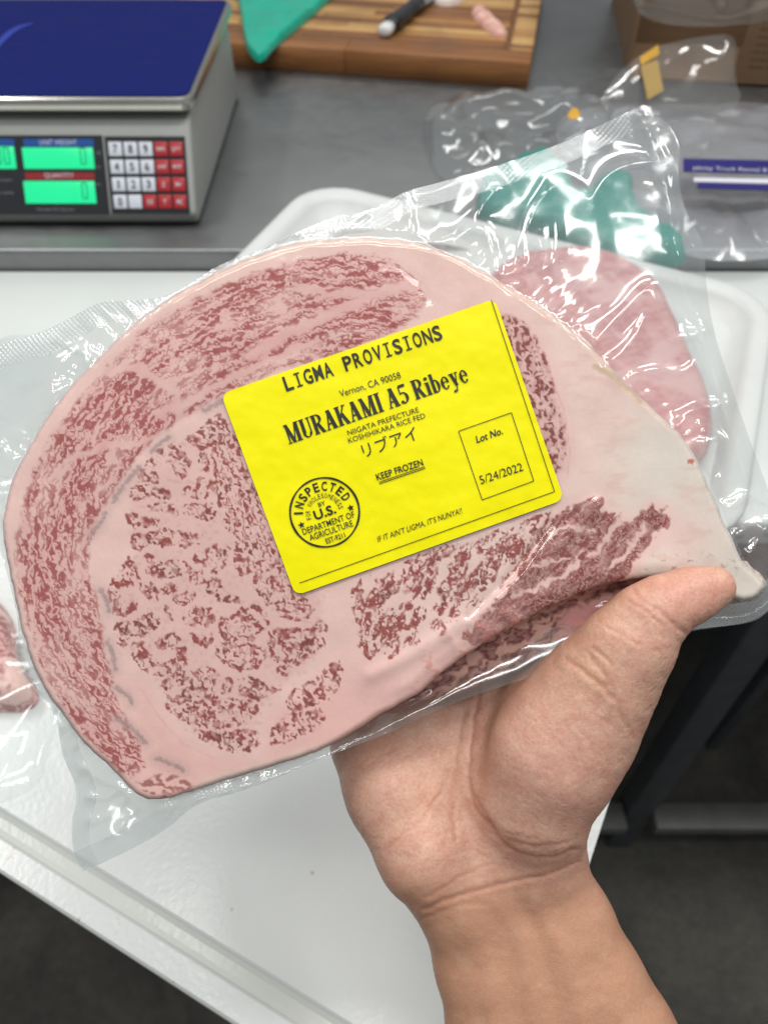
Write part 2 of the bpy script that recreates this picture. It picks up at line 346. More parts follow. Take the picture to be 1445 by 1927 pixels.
    F = mix(F, lin((235,180,171)), .7*ss(1180, 1330, y)*ss(-10, 40, -D['core'])*ss(150, 330, x))
    out_r = ss(800, 1000, x+.35*(y-800))*ss(1300, 1050, y)*ss(0,30,-D['comp'])*ss(0,25,-D['dark'])
    F = mix(F, lin((234,203,194)), .8*out_r)
    F = mix(F, lin((222,212,200)), ss(1090, 1260, x+.2*(y-900)+40*fb(x/90, y/90, 95, 2))*.9*ss(0, 30, -D['dark']))
    F = mix(F, lin((236,200,194)), .8*np.exp(-((x-1270)/70)**2-((y-1000)/60)**2))
    F = mix(F, lin((229,196,180)), .8*ss(24, 4, D['out'])*ss(900, 700, y)*ss(240, 500, x))
    F = mix(F, lin((220,196,182)), .7*ss(24, 6, D['out']+6*gn(x/40, y/40, 97))*ss(1380, 1430, y)*ss(330, 420, x))
    F = mix(F, lin((214,184,178)), .4*ss(12, 2, D['out'])*ss(400, 150, x))
    F = mix(F, lin((216,170,158)), .35*ss(.1, .6, fb(x/70, y/26, 93, 3))*out_r); F = F*(1+.06*fb(x/60, y/60, 98, 3)+.025*gn(x/6, y/6, 99))[..., None]
    v = fb(x/55, y/55, 20, 2)
    L = np.ones_like(F)*lin((144,46,38)); L = mix(L, lin((122,34,29)), ss(0, .5, v)); L = mix(L, lin((162,72,69)), .85*np.clip(cap_m, 0, 1))
    L = mix(L, lin((118,36,35)), .8*dark_m); L = mix(L, lin((122,42,42)), .6*comp_m)
    C = mix(F, 0, np.zeros(x.shape)); a = lean*.96
    C = F*(1-a[..., None])+L*a[..., None]
    # faint red bleed round the flecks
    C = mix(C, lin((200,136,134)), .22*np.maximum(ss(0, 25, D['core']), comp_m)*(1-lean))
    for i, g in enumerate(GREY):
        d = Coarse(g, line=True)(x+2.5*gn(x/9, y/9, 600+i), y+2.5*gn(x/9, y/9, 640+i))
        C = mix(C, lin((140,112,112)), .75*ss(6.5, 1.5, d+2.2*gn(x/7, y/7, 680+i)))
        C = mix(C, lin((190,158,154)), .35*ss(22, 4, d))
    d = Coarse([(262,1290),(300,1350),(345,1400),(400,1425)], line=True)(x, y); C = mix(C, lin((205,140,132)), .3*ss(3, .5, d+gn(x/20,y/20,33)))
    d = Coarse([(1002,640),(1040,720),(1060,770),(1072,850),(1066,900)], line=True)(x, y); C = mix(C, lin((200,130,122)), .35*ss(3, .5, d))
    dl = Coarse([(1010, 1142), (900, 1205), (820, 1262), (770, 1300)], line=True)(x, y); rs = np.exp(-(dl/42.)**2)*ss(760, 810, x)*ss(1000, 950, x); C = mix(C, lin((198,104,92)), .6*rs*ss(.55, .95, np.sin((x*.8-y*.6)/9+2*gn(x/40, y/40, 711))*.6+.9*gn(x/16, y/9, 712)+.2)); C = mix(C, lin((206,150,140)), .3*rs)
    for (a_, b_, r) in ((1299,868,7),(745,950,0)):
        if r: C = mix(C, lin((190,70,50)), .85*ss(r+1, r-3, np.hypot((x-a_)*1.0, (y-b_)*1.1)+3*gn(x/5, y/5, 44)))
    sp = ss(.30, .5, fb(x/13, y/10, 46, 2))*np.exp(-(((x-1290)/110)**2+((y-1062)/18)**2)); C = mix(C, lin((150,96,84)), .7*sp)
    d = Coarse([(1120,690),(1150,705),(1190,738),(1205,755)], line=True)(x, y); C = mix(C, lin((196,168,132)), .75*ss(9, 2, d+2*gn(x/9,y/9,45)))
    return np.clip(C, 0, 1), lean, D
# ------------------------------------------------------------------ shape helpers on outlines
def chaikin(p, n=2):
    p = np.array(p, float)
    for _ in range(n):
        q = np.roll(p, -1, 0); p = np.stack([.75*p+.25*q, .25*p+.75*q], 1).reshape(-1, 2)
    return p
def smooth_line(p, n=8):
    p = np.array(p, float); P = np.vstack([2*p[0]-p[1], p, 2*p[-1]-p[-2]]); o = []
    for i in range(1, len(P)-2):
        for t in np.arange(0, 1, 1/n):
            a, b, c, d = P[i-1:i+3]; o.append(.5*(2*b+(c-a)*t+(2*a-5*b+4*c-d)*t*t+(3*b-a-3*c+d)*t**3))
    return np.array(o+[p[-1]])
def poly_grid(poly, st):
    """quads covering an outline, their rim pulled onto it: points (n,2), faces (m,4), distance inside"""
    poly = np.asarray(poly, float); lo = poly.min(0)-st; hi = poly.max(0)+2*st
    gx, gy = np.meshgrid(np.arange(lo[0], hi[0], st), np.arange(lo[1], hi[1], st)); x = gx.ravel(); y = gy.ravel(); w = gx.shape[1]
    # exact near the rim, coarse inside
    C = Coarse([tuple(q) for q in poly], lo[0]-8, lo[1]-8, hi[0]+8, hi[1]+8, max(4, st)); d = C(x, y)
    near = np.abs(d) < 2.5*max(4, st); xn, yn = x[near], y[near]
    bd = np.full(xn.shape, 1e9); bx = xn.copy(); by = yn.copy()
    for (ax, ay), (cx, cy) in zip(poly, np.roll(poly, -1, 0)):
        vx, vy = cx-ax, cy-ay; t = np.clip(((xn-ax)*vx+(yn-ay)*vy)/(vx*vx+vy*vy+1e-9), 0, 1); qx = ax+t*vx; qy = ay+t*vy
        q = np.hypot(xn-qx, yn-qy); k = q < bd; bd[k] = q[k]; bx[k] = qx[k]; by[k] = qy[k]
    ins = inside(xn, yn, [tuple(q) for q in poly]); d[near] = np.where(ins, bd, -bd)
    X, Y = x.copy(), y.copy(); o = np.where(near)[0][~ins]; X[o] = bx[~ins]; Y[o] = by[~ins]
    i = np.arange(len(x)).reshape(gx.shape); f = np.stack([i[:-1, :-1], i[1:, :-1], i[1:, 1:], i[:-1, 1:]], -1).reshape(-1, 4)
    f = f[(d[f] > 0).any(1)]; f = f[(np.abs(d[f]) < 1e8).all(1)]
    u = np.unique(f); m = np.full(len(x), -1); m[u] = np.arange(len(u))
    return np.stack([X[u], Y[u]], 1), m[f], np.maximum(d[u], 0)
def to_world(P, z):                  # apparent points to a horizontal level
    out = np.zeros((len(P), 3)); X = (P[:, 0]-CX)/FPX; Y = (CY-P[:, 1])/FPX
    dy = Y*UP.y+FW.y; dz = Y*UP.z+FW.z; t = (z-CAM.z)/dz
    return np.stack([X*t, dy*t, np.broadcast_to(z, X.shape)*1.], 1)
def puffy(name, poly, z0, h, R, st, mat, lump=.25, lsc=.03, seed=3, parent=None, colf=None, n=2):
    """a soft solid lying on a level z0: domed top, flat underside"""
    P0 = to_world(chaikin(poly, n), z0)[:, :2]; sc = 1000.
    P, f, d = poly_grid(P0*sc, st); e = np.clip(d/R, 0, 1); pr = np.sqrt(np.clip(1-(1-e)**2, 0, 1))
    z = h*pr*(1+lump*fb(P[:, 0]/sc/lsc, P[:, 1]/sc/lsc, seed, 3))
    c = P.mean(0)/sc; v = np.c_[P/sc-c, z]; nb = len(v); vb = np.c_[P/sc-c, np.zeros(nb)]
    o = mesh(name, np.vstack([v, vb]), np.vstack([f, f[:, ::-1]+nb]), mat, parent, None, True, None if colf is None else np.vstack([colf(P, d)]*2))
    o.location = (c[0], c[1], z0); return o
_tc = {}
def glyphs(body, bold=0., shear=0.):
    k = (body, bold, shear)
    if k not in _tc:
        cu = bpy.data.curves.new('lettering', 'FONT'); cu.body = body; cu.offset = bold; cu.shear = shear; cu.resolution_u = 3
        o = bpy.data.objects.new('lettering', cu); me = bpy.data.meshes.new_from_object(o)
        v = np.array([q.co[:2] for q in me.vertices]); f = [list(p.vertices) for p in me.polygons]
        bpy.data.objects.remove(o); bpy.data.curves.remove(cu); bpy.data.meshes.remove(me)
        v[:, 0] -= v[:, 0].min(); v[:, 0] /= v[:, 0].max(); v[:, 1] /= .69; _tc[k] = (v, f)
    return _tc[k]
def put_text(body, p0, p1, h, mat, parent, mapf, name='lettering', bold=0., shear=0., M=None):
    """flat lettering from p0 to p1 along its base line, capitals h high"""
    v, f = glyphs(body, bold, shear); p0 = np.array(p0, float); p1 = np.array(p1, float); e = p1-p0; u = e/np.linalg.norm(e)*h
    up = np.array([u[1], -u[0]]) if mapf.flip else np.array([-u[1], u[0]])
    return mesh(name, mapf(p0+v[:, :1]*e+v[:, 1:]*up), f, mat, parent, M, False)

# ================================================================== setting
s = N('stained concrete'); c = s.co(); big = s.noise(3.2, 6, c, .62, .4); fin = s.noise(60, 5, c, .7)
s.p(Base_Color=s.mix(s.ramp(big, (.42, 0.), (.62, 1.)), s.mix(fin, lin(58, 57, 52), lin(104, 101, 93)), s.mix(fin, lin(30, 29, 27), lin(66, 63, 58))), Roughness=.75).bump(fin, .4, .003)
tag(mesh('floor', [(-6, -6, 0), (6, -6, 0), (6, 6, 0), (-6, 6, 0)], [[0, 1, 2, 3]], s.m, smooth=False), kind='structure')
s = N('brushed steel'); br = s.noise(1, 5, s.co(sc=(6, 260, 6)), .7); sm = s.noise(5, 5, None, .6, .6); sp = s.noise(38, 5, s.co(sc=(1, 1.4, 1)), .7)
s.p(Base_Color=s.mix(sm, (.19, .197, .20), (.31, .317, .32)), Metallic=.92, Roughness=s.ramp(s.mix(.5, sm, sp), (.3, .30), (.7, .52))).bump(s.mix(.6, br, sp), .10, .0006); STEEL = s.m
ct = empty('counter', label='brushed stainless steel counter with rounded front edge behind the white table', cat='counter')
box('top', (-2.4, .787, .8585), (2.4, 2.6, .90), STEEL, ct, bev=.004, seg=3)
DARKM = plain('dark steel frame', (92, 94, 98), .55, .7, .3, 30)
box('shade_block', (-2.3, .86, .0), (2.3, 2.5, .858), DARKM, ct)  # added body that keeps light out from under the table
WHITE = N('white plastic board'); sc_ = WHITE.noise(7, 5, None, .6); pb = WHITE.noise(420, 2, None, .5)
WHITE.p(Base_Color=WHITE.mix(sc_, lin(205, 209, 207), lin(222, 225, 223)), Roughness=.26, Specular_IOR_Level=.45).bump(WHITE.mix(.4, pb, WHITE.noise(60, 3)), .16, .0012); WHITE = WHITE.m
wt = empty('work_table', label='white topped work table with dark steel legs in front of the counter', cat='table')
box('table_top', (-1.25, .409, .846), (1.25, .7855, .876), WHITE, wt, bev=.004)
for lx in (-1.15, .395, 1.15): box('leg', (lx-.02, .43, 0), (lx+.02, .47, .8455), DARKM, wt, bev=.003)
RAIL = plain('worn steel rail', (118, 119, 115), .5, .5, .3, 25)
box('lower_rail', (.417, .41, .125), (1.128, .452, .15), RAIL, wt, bev=.003)
box('lower_rail', (-1.128, .41, .125), (.373, .452, .15), RAIL, wt, bev=.003)
def bar(name, a, b, w, t, mat, parent):
    a = Vector(a); b = Vector(b); L = (b-a).length; o = box(name, (-w/2, -t/2, 0), (w/2, t/2, L), mat, parent, bev=.003)
    o.data.transform(Matrix.Translation(a) @ (b-a).to_track_quat('Z', 'Y').to_matrix().to_4x4()); return o
bar('brace', at_y(1196, 1500, .50), at_y(1470, 1150, .50), .034, .02, DARKM, wt)
bar('brace', at_y(1250, 1500, .62), at_y(1530, 1150, .62), .034, .02, DARKM, wt)

# white cutting board with a juice groove, turned on the table so that a corner comes forward
def rrect(w, h, r, n=6):
    o = []
    for cx, cy, a in ((w-r, h-r, 0), (r, h-r, 1), (r, r, 2), (w-r, r, 3)):
        for k in range(n+1): t = (a+k/n)*math.pi/2; o.append((cx+r*math.cos(t), cy+r*math.sin(t)))
    return o
def ringed(name, w, h, prof, mat, parent=None, M=None, r0=.02):
    """solid of rounded-rectangle rings: prof is (inset, z) from the underside up and in"""
    v = []; n = None
    for ins, z in prof:
        q = rrect(w-2*ins, h-2*ins, max(.004, r0-ins)); n = len(q); v += [(x+ins, y+ins, z) for x, y in q]
    f = [[i*n+j, i*n+(j+1) % n, (i+1)*n+(j+1) % n, (i+1)*n+j] for i in range(len(prof)-1) for j in range(n)]
    f.append(list(range((len(prof)-1)*n, len(prof)*n))); f.append(list(range(n))[::-1])
    return mesh(name, v, f, mat, parent, M, False)
WB = N('white cutting board'); tc = WB.n('TexCoord'); sp = WB.n('SeparateXYZ', Vector=tc.outputs['Object'])
scr = WB.noise(9, 5, None, .6); pb = WB.noise(300, 2, None, .5); st = WB.noise(55, 6, None, .75)
rim = WB.n('Math', operation='LESS_THAN'); WB.set(rim, 'I0', sp.outputs[0]); rim.inputs[1].default_value = .019
sm_ = WB.n('Math', operation='MULTIPLY'); WB.set(sm_, 'I0', WB.ramp(st, (.60, 0.), (.70, 1.))); WB.set(sm_, 'I1', rim.outputs[0])
lo_ = WB.n('Math', operation='LESS_THAN'); WB.set(lo_, 'I0', sp.outputs[2]); lo_.inputs[1].default_value = .0128
base = WB.mix(scr, lin(206, 210, 208), lin(220, 223, 221)); base = WB.mix(sm_.outputs[0], base, lin(188, 160, 138)); base = WB.mix(lo_.outputs[0], base, lin(200, 203, 198)); vs = WB.n('TexVoronoi', Vector=WB.co(), Scale=34); base = WB.mix(WB.ramp(vs.outputs[0], (.0, .75), (.05, 0.)), base, lin(150, 118, 96)); cut = WB.noise(1, 4, WB.co(sc=(14, 220, 1), rot=(0, 0, .7)), .8); base = WB.mix(WB.ramp(cut, (.66, 0.), (.74, .35)), base, lin(182, 184, 180))
WB.p(Base_Color=base, Roughness=.24, Specular_IOR_Level=.5).bump(WB.mix(.5, pb, WB.noise(70, 3)), .22, .0015)
A27 = math.radians(27.1); P0 = at(913, 2235, .8905)
MB = Matrix.Translation((P0.x, P0.y, .8763)) @ Matrix.Rotation(math.pi/2-A27, 4, 'Z') @ Matrix.Rotation(0, 4, 'Z')
pf = [(.002, 0), (0, .002), (0, .012), (.0015, .0138), (.0135, .0142), (.0155, .0116), (.0185, .0105), (.0235, .0105), (.026, .0118), (.028, .0138), (.034, .0138), (.548, .0138), (.55, .012), (.55, .002), (.548, 0)]; n_ = len(pf); ys = (0, .50)
cb = mesh('cutting_board', [(x, y, z) for y in ys for x, z in pf], [[k, (k+1) % n_, n_+(k+1) % n_, n_+k] for k in range(n_)][::1]+[list(range(n_))[::-1], list(range(n_, 2*n_))], WB.m, None, MB, False)
bm = bmesh.new(); bm.from_mesh(cb.data); bmesh.ops.recalc_face_normals(bm, faces=bm.faces); bm.to_mesh(cb.data); bm.free()
tag(cb, 'large white plastic cutting board with a grooved, food stained edge under the hand', 'cutting board')
# ================================================================== scale
SO = Vector((-.214, .836, .9004)); scl = empty('weighing_scale', Matrix.Translation(SO), label='grey counting scale with blue weighing plate and green lit displays', cat='scale')
GREY_P = plain('grey scale plastic', (160, 162, 158), .45, 0, .06, 60, .05)
pr = [(.006, .002), (0, .016), (.05, .098), (.062, .1035), (.34, .1035), (.372, .09), (.375, .002)]
bm = bmesh.new(); L0 = [bm.verts.new((0, y, z)) for y, z in pr]; L1 = [bm.verts.new((-.46, y, z)) for y, z in pr]
bm.faces.new(L0); bm.faces.new(L1[::-1])
for i in range(len(pr)): j = (i+1) % len(pr); bm.faces.new((L0[i], L1[i], L1[j], L0[j]))
bmesh.ops.recalc_face_normals(bm, faces=bm.faces)
bmesh.ops.bevel(bm, geom=list(bm.edges), offset=.0055, segments=3, affect='EDGES', profile=.6); from_bm('body', bm, GREY_P, scl, smooth=True)
FD = Vector((0, .05, .082)).normalized(); FN = Vector((0, -FD.z, FD.y)); FP = Vector((0, 0, .016))
FM = Matrix(((1, 0, 0, 0), (0, FD.y, FN.y, 0), (0, FD.z, FN.z, 0), (0, 0, 0, 1))); FM.translation = FP
def fc(px, py):                      # point of the sloping front
    q = at_pl(px, py, SO+FP, FN)-SO-FP; return (q.x, q.dot(FD))
def fbox(name, px0, py0, px1, py1, z0, z1, mat, parent, bev=0):
    a = fc(px0, py1); b = fc(px1, py0); o = box(name, (a[0], a[1], z0), (b[0], b[1], z1), mat, parent, bev=bev); o.data.transform(FM); return o
def fmap(z):
    def g(p): return (np.c_[p, np.full(len(p), z)] @ np.array(FM.to_3x3()).T)+np.array(FP)
    g.flip = False; return g
BLK = plain('black panel', (38, 40, 44), .3, 0, .2, 50); WKEY = plain('white key', (206, 210, 220), .4, 0, .05, 80); RKEY = plain('red key', (172, 42, 48), .4, 0, .06, 80)
INK = plain('black ink', (14, 15, 16), .5, 0, .2, 300); WINK = plain('white ink', (190, 194, 200), .5, 0, .05, 90); GINK = plain('grey ink', (120, 122, 128), .5, 0, .05, 90); DIG = plain('dark display digit', (0, 96, 62), .5, 0, .05, 90)
def glow(name, c, e):
    s = N(name); s.p(Base_Color=(.02, .1, .06), Roughness=.3, Emission_Color=s.mix(s.noise(25, 2), tuple(q*.92 for q in lin(c)), lin(c)), Emission_Strength=e); return s.m
LCD = glow('green backlit display', (0, 250, 160), .95)
fbox('display_panel', -150, 255, 193, 404, .0002, .0014, BLK, scl); fbox('keypad_panel', 212, 257, 348, 403, .0002, .0014, BLK, scl)
BLUE = plain('blue header', (28, 78, 150), .4, 0, .05, 90); RED = plain('dark red header', (140, 36, 40), .4, 0, .05, 90)
for x0, x1, y0, y1, m in ((47, 177, 262, 276, BLUE), (50, 179, 325, 338, RED), (-90, 28, 262, 275, BLUE)): 
    hd = fbox('display_header', x0, y0, x1, y1, .0014, .0018, m, scl)
    if x0 > 0:
        t = 'UNIT WEIGHT' if m is BLUE else 'QUANTITY'; a = fc(x0+30 if m is BLUE else x0+36, y1-3); b = fc(x1-30 if m is BLUE else x1-38, y1-3); put_text(t, a, b, .0052, WINK, hd, fmap(.002))
def seg7(scr, px, py):
    a = np.array(fc(px, py)); w, h, t = .0062, .0175, .0011; v = []; f = []
    for x0, y0, x1, y1 in ((0, 0, w, t), (0, h-t, w, h), (0, t*1.4, t, h/2-t*.3), (w-t, t*1.4, w, h/2-t*.3), (0, h/2+t*.3, t, h-t*1.4), (w-t, h/2+t*.3, w, h-t*1.4)):
        k = len(v); v += [(x0, y0), (x1, y0), (x1, y1), (x0, y1)]; f.append([k, k+1, k+2, k+3])
    mesh('digit', fmap(.0025)(np.array(v)+a), f, DIG, scr, None, False)
for x0, x1, y0, y1, dg in ((48, 176, 278, 318, (155,)), (51, 179, 341, 383, (158,)), (-90, 28, 276, 318, (-4, 12))):
    sc_o = fbox('display_screen', x0, y0, x1, y1, .0014, .0022, LCD, scl, bev=.0003)
    for q in dg: seg7(sc_o, q, y1-8)
for t, x0, x1, y in (('Model PS Series', 72, 142, 397), ('count', 0, 25, 341), ('qty scale', -10, 28, 365), ('M', 184, 190, 350), ('kg', 184, 191, 290), ('pcs', 184, 191, 316)):
    a = fc(x0, y); b = fc(x1, y); put_text(t, a, b, .0032, GINK, scl, fmap(.0016), 'printed_line')
KT = ['789', '456', '123', '0.']; RT = {(0, 3): 'SMPL', (0, 4): 'QTY', (1, 3): 'UNIT', (1, 4): 'PST', (2, 3): 'Z', (2, 4): 'M+', (3, 2): 'CE', (3, 3): 'T', (3, 4): 'MC'}
a = fc(216, 396); b = fc(346, 264)
for r in range(4):
    for k in range(5):
        cw = (b[0]-a[0])/5; chh = (b[1]-a[1])/4; cx_ = a[0]+cw*(k+.5); cy_ = b[1]-chh*(r+.5); red = (r, k) in RT
        key = box('key', (cx_-cw*.44, cy_-chh*.40, .0014), (cx_+cw*.44, cy_+chh*.40, .003), RKEY if red else WKEY, scl, bev=.0006); key.data.transform(FM)
        t = RT.get((r, k)) or KT[r][k]; hw = cw*(.06 if t == '1' else .14 if len(t) == 1 and not red else .12 if len(t) == 1 else .2 if len(t) == 2 else .3); hh = chh*(.46 if not red else .2 if len(t) > 2 else .26)
        if t == '.': hw = hh = cw*.06
        put_text(t, (cx_-hw, cy_-hh/2), (cx_+hw, cy_-hh/2), hh, GINK if not red and 0 else (plain('key ink', (34, 36, 42)) if not red and r+k == 0 else bpy.data.materials['key ink'] if not red else WINK), key, fmap(.0033), bold=.02)
# weighing plate: steel tray lip with a blue sheet
pz = .1125; FRt = at(363, 186, .9+pz+.012); pw = .44
s = N('blue protective sheet'); nz = s.noise(30, 5, s.co(sc=(1, 3, 1)), .7); s.p(Base_Color=s.mix(nz, lin(12, 20, 78), lin(20, 32, 104)), Roughness=s.ramp(nz, (.35, .5), (.7, .7)), Specular_IOR_Level=.08).bump(s.noise(90, 4), .25, .0008); BLUES = s.m
POL = plain('polished steel lip', (200, 198, 190), .22, 1, .1, 20)
PM = Matrix.Translation((FRt.x-SO.x-pw, FRt.y-SO.y, pz-.004)); plate = ringed('platform', pw, .335, [(.010, 0), (.004, .001), (.001, .004), (0, .009), (.0008, .0145), (.003, .016), (.006, .0158)], POL, scl, None, r0=.018); plate.data.transform(PM)
sh = ringed('blue_sheet', pw-.0125, .3225, [(.0, .0), (.0, .0006)], BLUES, plate, None, r0=.012); sh.data.transform(PM @ Matrix.Translation((.00625, .00625, .0159)))
arc = smooth_line([(62, 44), (35, 52), (12, 68), (-8, 92), (2, 110), (22, 124)], 6); LB = plain('light blue print', (24, 46, 150), .5, 0, .1, 60)
v = []
for i, (x, y) in enumerate(arc):
    w = 2.+5*math.sin(math.pi*i/(len(arc)-1)); 
    for q in (-w, w): p = at(x+q*.6, y+q*.5, SO.z+pz+.0131); v.append((p.x-SO.x, p.y-SO.y, p.z-SO.z))
mesh('printed_arc', v, [[2*i, 2*i+1, 2*i+3, 2*i+2] for i in range(len(arc)-1)], LB, plate, None, False)
for i in (0, 1):
    f = box('foot', (-.05-i*.36, .03, -.0003), (-.02-i*.36, .06, .0025), BLK, scl)
# ================================================================== wooden board, knife, scraps
WZ = .936; wb0 = at(998, 118, WZ); ex = Vector((-.384, .072, 0)).normalized(); ey = Vector((ex.y*-1, ex.x, 0)); ey = Vector((.063, .288, 0)).normalized(); ey = (ey-ex*ey.dot(ex)).normalized()
WM = Matrix(((-ex.x, ey.x, 0, 0), (-ex.y, ey.y, 0, 0), (0, 0, 1, 0), (0, 0, 0, 1))); WM.translation = Vector((wb0.x, wb0.y, .9004))
wbd = empty('cutting_board', WM, label='striped wooden chopping board at the back with a knife on it', cat='cutting board')
WOODS = []
for i, (c1, c2) in enumerate((((150, 104, 54), (186, 142, 84)), ((118, 74, 38), (152, 102, 56)), ((172, 128, 72), (204, 166, 108)), ((98, 62, 34), (134, 90, 50)), ((160, 112, 62), (190, 148, 92)))):
    s = N('wood strip'); g = s.noise(1, 6, s.co(sc=(9, 160, 90)), .65, .6); k = s.noise(6, 4, None, .6, .5); s.p(Base_Color=s.mix(s.ramp(k, (.55, 0.), (.8, .7)), s.mix(s.ramp(g, (.3, 0.), (.7, 1.)), lin(c1), lin(c2)), lin(88, 56, 34)), Roughness=.5).bump(g, .2, .0008); WOODS.append(s.m)
th = .0356; wl = .62; y = 0.; i = 0
random.seed(5)
while y < .40:
    w = .048 if y == 0 else random.choice((.012, .017, .021, .015)); xs = [0., .034, .042] if y > 0 else [0.]
    x = 0.
    cuts = ([-.0345, -.0425] if y >= .048 else [])
    while (cuts[-1] if cuts else 0) > -wl: cuts.append((cuts[-1] if cuts else 0)-random.uniform(.18, .34))
    cuts[-1] = -wl; x = 0.
    for j, c in enumerate(cuts):
        groove = y >= .048 and j == 1
        o = box('strip', (c+.0002, y+.0002, 0), (x-.0002, y+w-.0002, th-(.004 if groove else 0)-random.random()*.0002), WOODS[3] if groove else WOODS[1] if y == 0 else random.choice(WOODS), wbd, bev=.0008 if not groove else 0, seg=1); x = c
    y += w
kz = WZ+.011; ka = at(731, 50, kz); kb = at(806, -8, kz); kd = (kb-ka).normalized()
kn = empty('knife', Matrix.Translation(ka) @ kd.to_track_quat('X', 'Z').to_matrix().to_4x4(), label='knife with black handle and white butt lying on the wooden board', cat='knife')
def sweep(name, prof, mat, parent, n=16, sq=1.):   # lofted along x: (x, ry, rz, zc)
    v = []; f = []
    for x, ry, rz, zc in prof: v += [(x, ry*math.copysign(abs(math.cos(t))**sq, math.cos(t)), zc+rz*math.copysign(abs(math.sin(t))**sq, math.sin(t))) for t in np.arange(n)*2*math.pi/n]
    for i in range(len(prof)-1): f += [[i*n+j, i*n+(j+1) % n, (i+1)*n+(j+1) % n, (i+1)*n+j] for j in range(n)]
    f += [list(range(n))[::-1], list(range(len(v)-n, len(v)))]; return mesh(name, v, f, mat, parent)
KB = plain('black knife handle', (26, 28, 30), .35, 0, .2, 50); KW = plain('white handle butt', (214, 214, 214), .4, 0, .05, 50)
sweep('handle', [(-.002, .008, .006, 0), (.004, .0135, .0095, .001), (.02, .0155, .0105, .001), (.05, .0135, .010, 0), (.09, .012, .010, 0), (.118, .0145, .0105, 0), (.122, .010, .008, 0)], KB, kn, 18, .8)
sweep('butt_cap', [(-.020, .006, .005, -.002), (-.018, .0105, .0075, -.002), (-.010, .0115, .0082, -.001), (.001, .0108, .008, 0)], KW, kn, 18, .8)
mesh('blade', [(.12, -.012, -.002), (.32, -.008, -.002), (.36, .012, -.002), (.12, .018, -.002), (.12, -.012, -.0005), (.32, -.008, -.0005), (.36, .012, -.0015), (.12, .018, -.0015)], [[0, 3, 2, 1], [4, 5, 6, 7], [0, 1, 5, 4], [1, 2, 6, 5], [2, 3, 7, 6], [3, 0, 4, 7]], POL, kn, None, False)
s = N('raw trimming'); g = s.noise(60, 4, s.co(sc=(1, 3, 1)), .6); s.p(Base_Color=s.mix(s.ramp(g, (.35, 0.), (.65, 1.)), lin(206, 140, 124), lin(232, 196, 182)), Roughness=.3, Subsurface_Weight=.1, Subsurface_Scale=.003); TRIM = s.m
tag(puffy('meat_trimming', [(884, 24), (897, 16), (915, 24), (935, 45), (955, 62), (952, 72), (935, 74), (915, 60), (895, 42)], WZ, .011, 12, 2, TRIM, .3, .015), 'sliver of pink meat on the wooden board near its groove', 'meat')
s = N('pale trimming'); s.p(Base_Color=s.mix(s.noise(50), lin(214, 196, 186), lin(228, 216, 208)), Roughness=.3)
tag(puffy('meat_trimming', [(800, -4), (818, 10), (845, 14), (868, 8), (884, -10), (840, -30)], WZ, .014, 16, 2, s.m, .3, .02), 'pale fat trimming beside the knife handle', 'meat')
# ================================================================== teal plastic
s = N('teal plastic sheet'); g = s.noise(14, 4, None, .6, .8); s.p(Base_Color=s.mix(g, lin(0, 148, 124), lin(6, 184, 154)), Roughness=.28, Specular_IOR_Level=.5).bump(g, .5, .006); TEAL = s.m
tb = puffy('plastic_bag', [(452, 16), (440, -30), (560, -70), (660, -40), (610, 12), (560, 55), (520, 88), (493, 120), (476, 112), (462, 90)], .937, .012, 5, 2, TEAL, .35, .06, 8, n=1)
tag(tb, 'teal plastic bag folded over the left end of the wooden board', 'plastic bag')
tb.rotation_euler = (0, 0, 0)
# ================================================================== tray with a second steak
TA = at(600, 352, .925); TB = at(1425, 560, .9015); ux = (TB-TA).normalized(); TC = at(1340, 850, .9015); uz = ux.cross(TC-TB).normalized()
if uz.z < 0: uz = -uz
uy = uz.cross(ux); TMx = Matrix(((ux.x, uy.x, uz.x, 0), (ux.y, uy.y, uz.y, 0), (ux.z, uy.z, uz.z, 0), (0, 0, 0, 1))); TMx.translation = TA-uy*.36-uz*.024-ux*.012
s = N('white foam tray'); s.p(Base_Color=s.mix(s.noise(30, 4), lin(200, 203, 201), lin(210, 213, 211)), Roughness=.42).bump(s.noise(500, 2), .15, .0006)
tl = (TB-TA).length+.03
tr = ringed('tray', tl, .37, [(.030, 0), (.020, .004), (.008, .020), (.001, .0235), (0, .0255), (.002, .0275), (.006, .028), (.014, .028), (.018, .0265), (.022, .022), (.032, .007), (.042, .005)], s.m, None, TMx, r0=.06)
for p in tr.data.polygons: p.use_smooth = len(p.vertices) == 4
tag(tr, 'white plastic tray with a rolled rim behind the held steak', 'tray')
s = N('marbled beef'); g = s.noise(75, 4, s.co(sc=(1, 1.6, 1)), .6, 1.2); k = s.noise(16, 3, None, .5, .6)
s.p(Base_Color=s.mix(s.ramp(k, (.52, 0.), (.60, 1.)), s.mix(s.ramp(g, (.38, 0.), (.62, 1.)), lin(190, 126, 126), lin(212, 160, 158)), lin(218, 174, 171)), Roughness=.25, Coat_Weight=.4, Coat_Roughness=.08); BEEF = s.m
tag(puffy('steak', [(900, 540), (960, 498), (1060, 480), (1160, 492), (1230, 540), (1262, 600), (1300, 690), (1335, 760), (1340, 850), (1280, 900), (1100, 860), (950, 700)], .905, .02, 16, 4, BEEF, .15, .05), 'pink steak lying on the white tray behind the clear bag', 'steak')
TEALD = N('deep teal plastic'); g = TEALD.noise(18, 4, None, .6, .8); TEALD.p(Base_Color=TEALD.mix(g, lin(16, 118, 108), lin(34, 150, 136)), Roughness=.35).bump(g, .5, .006)
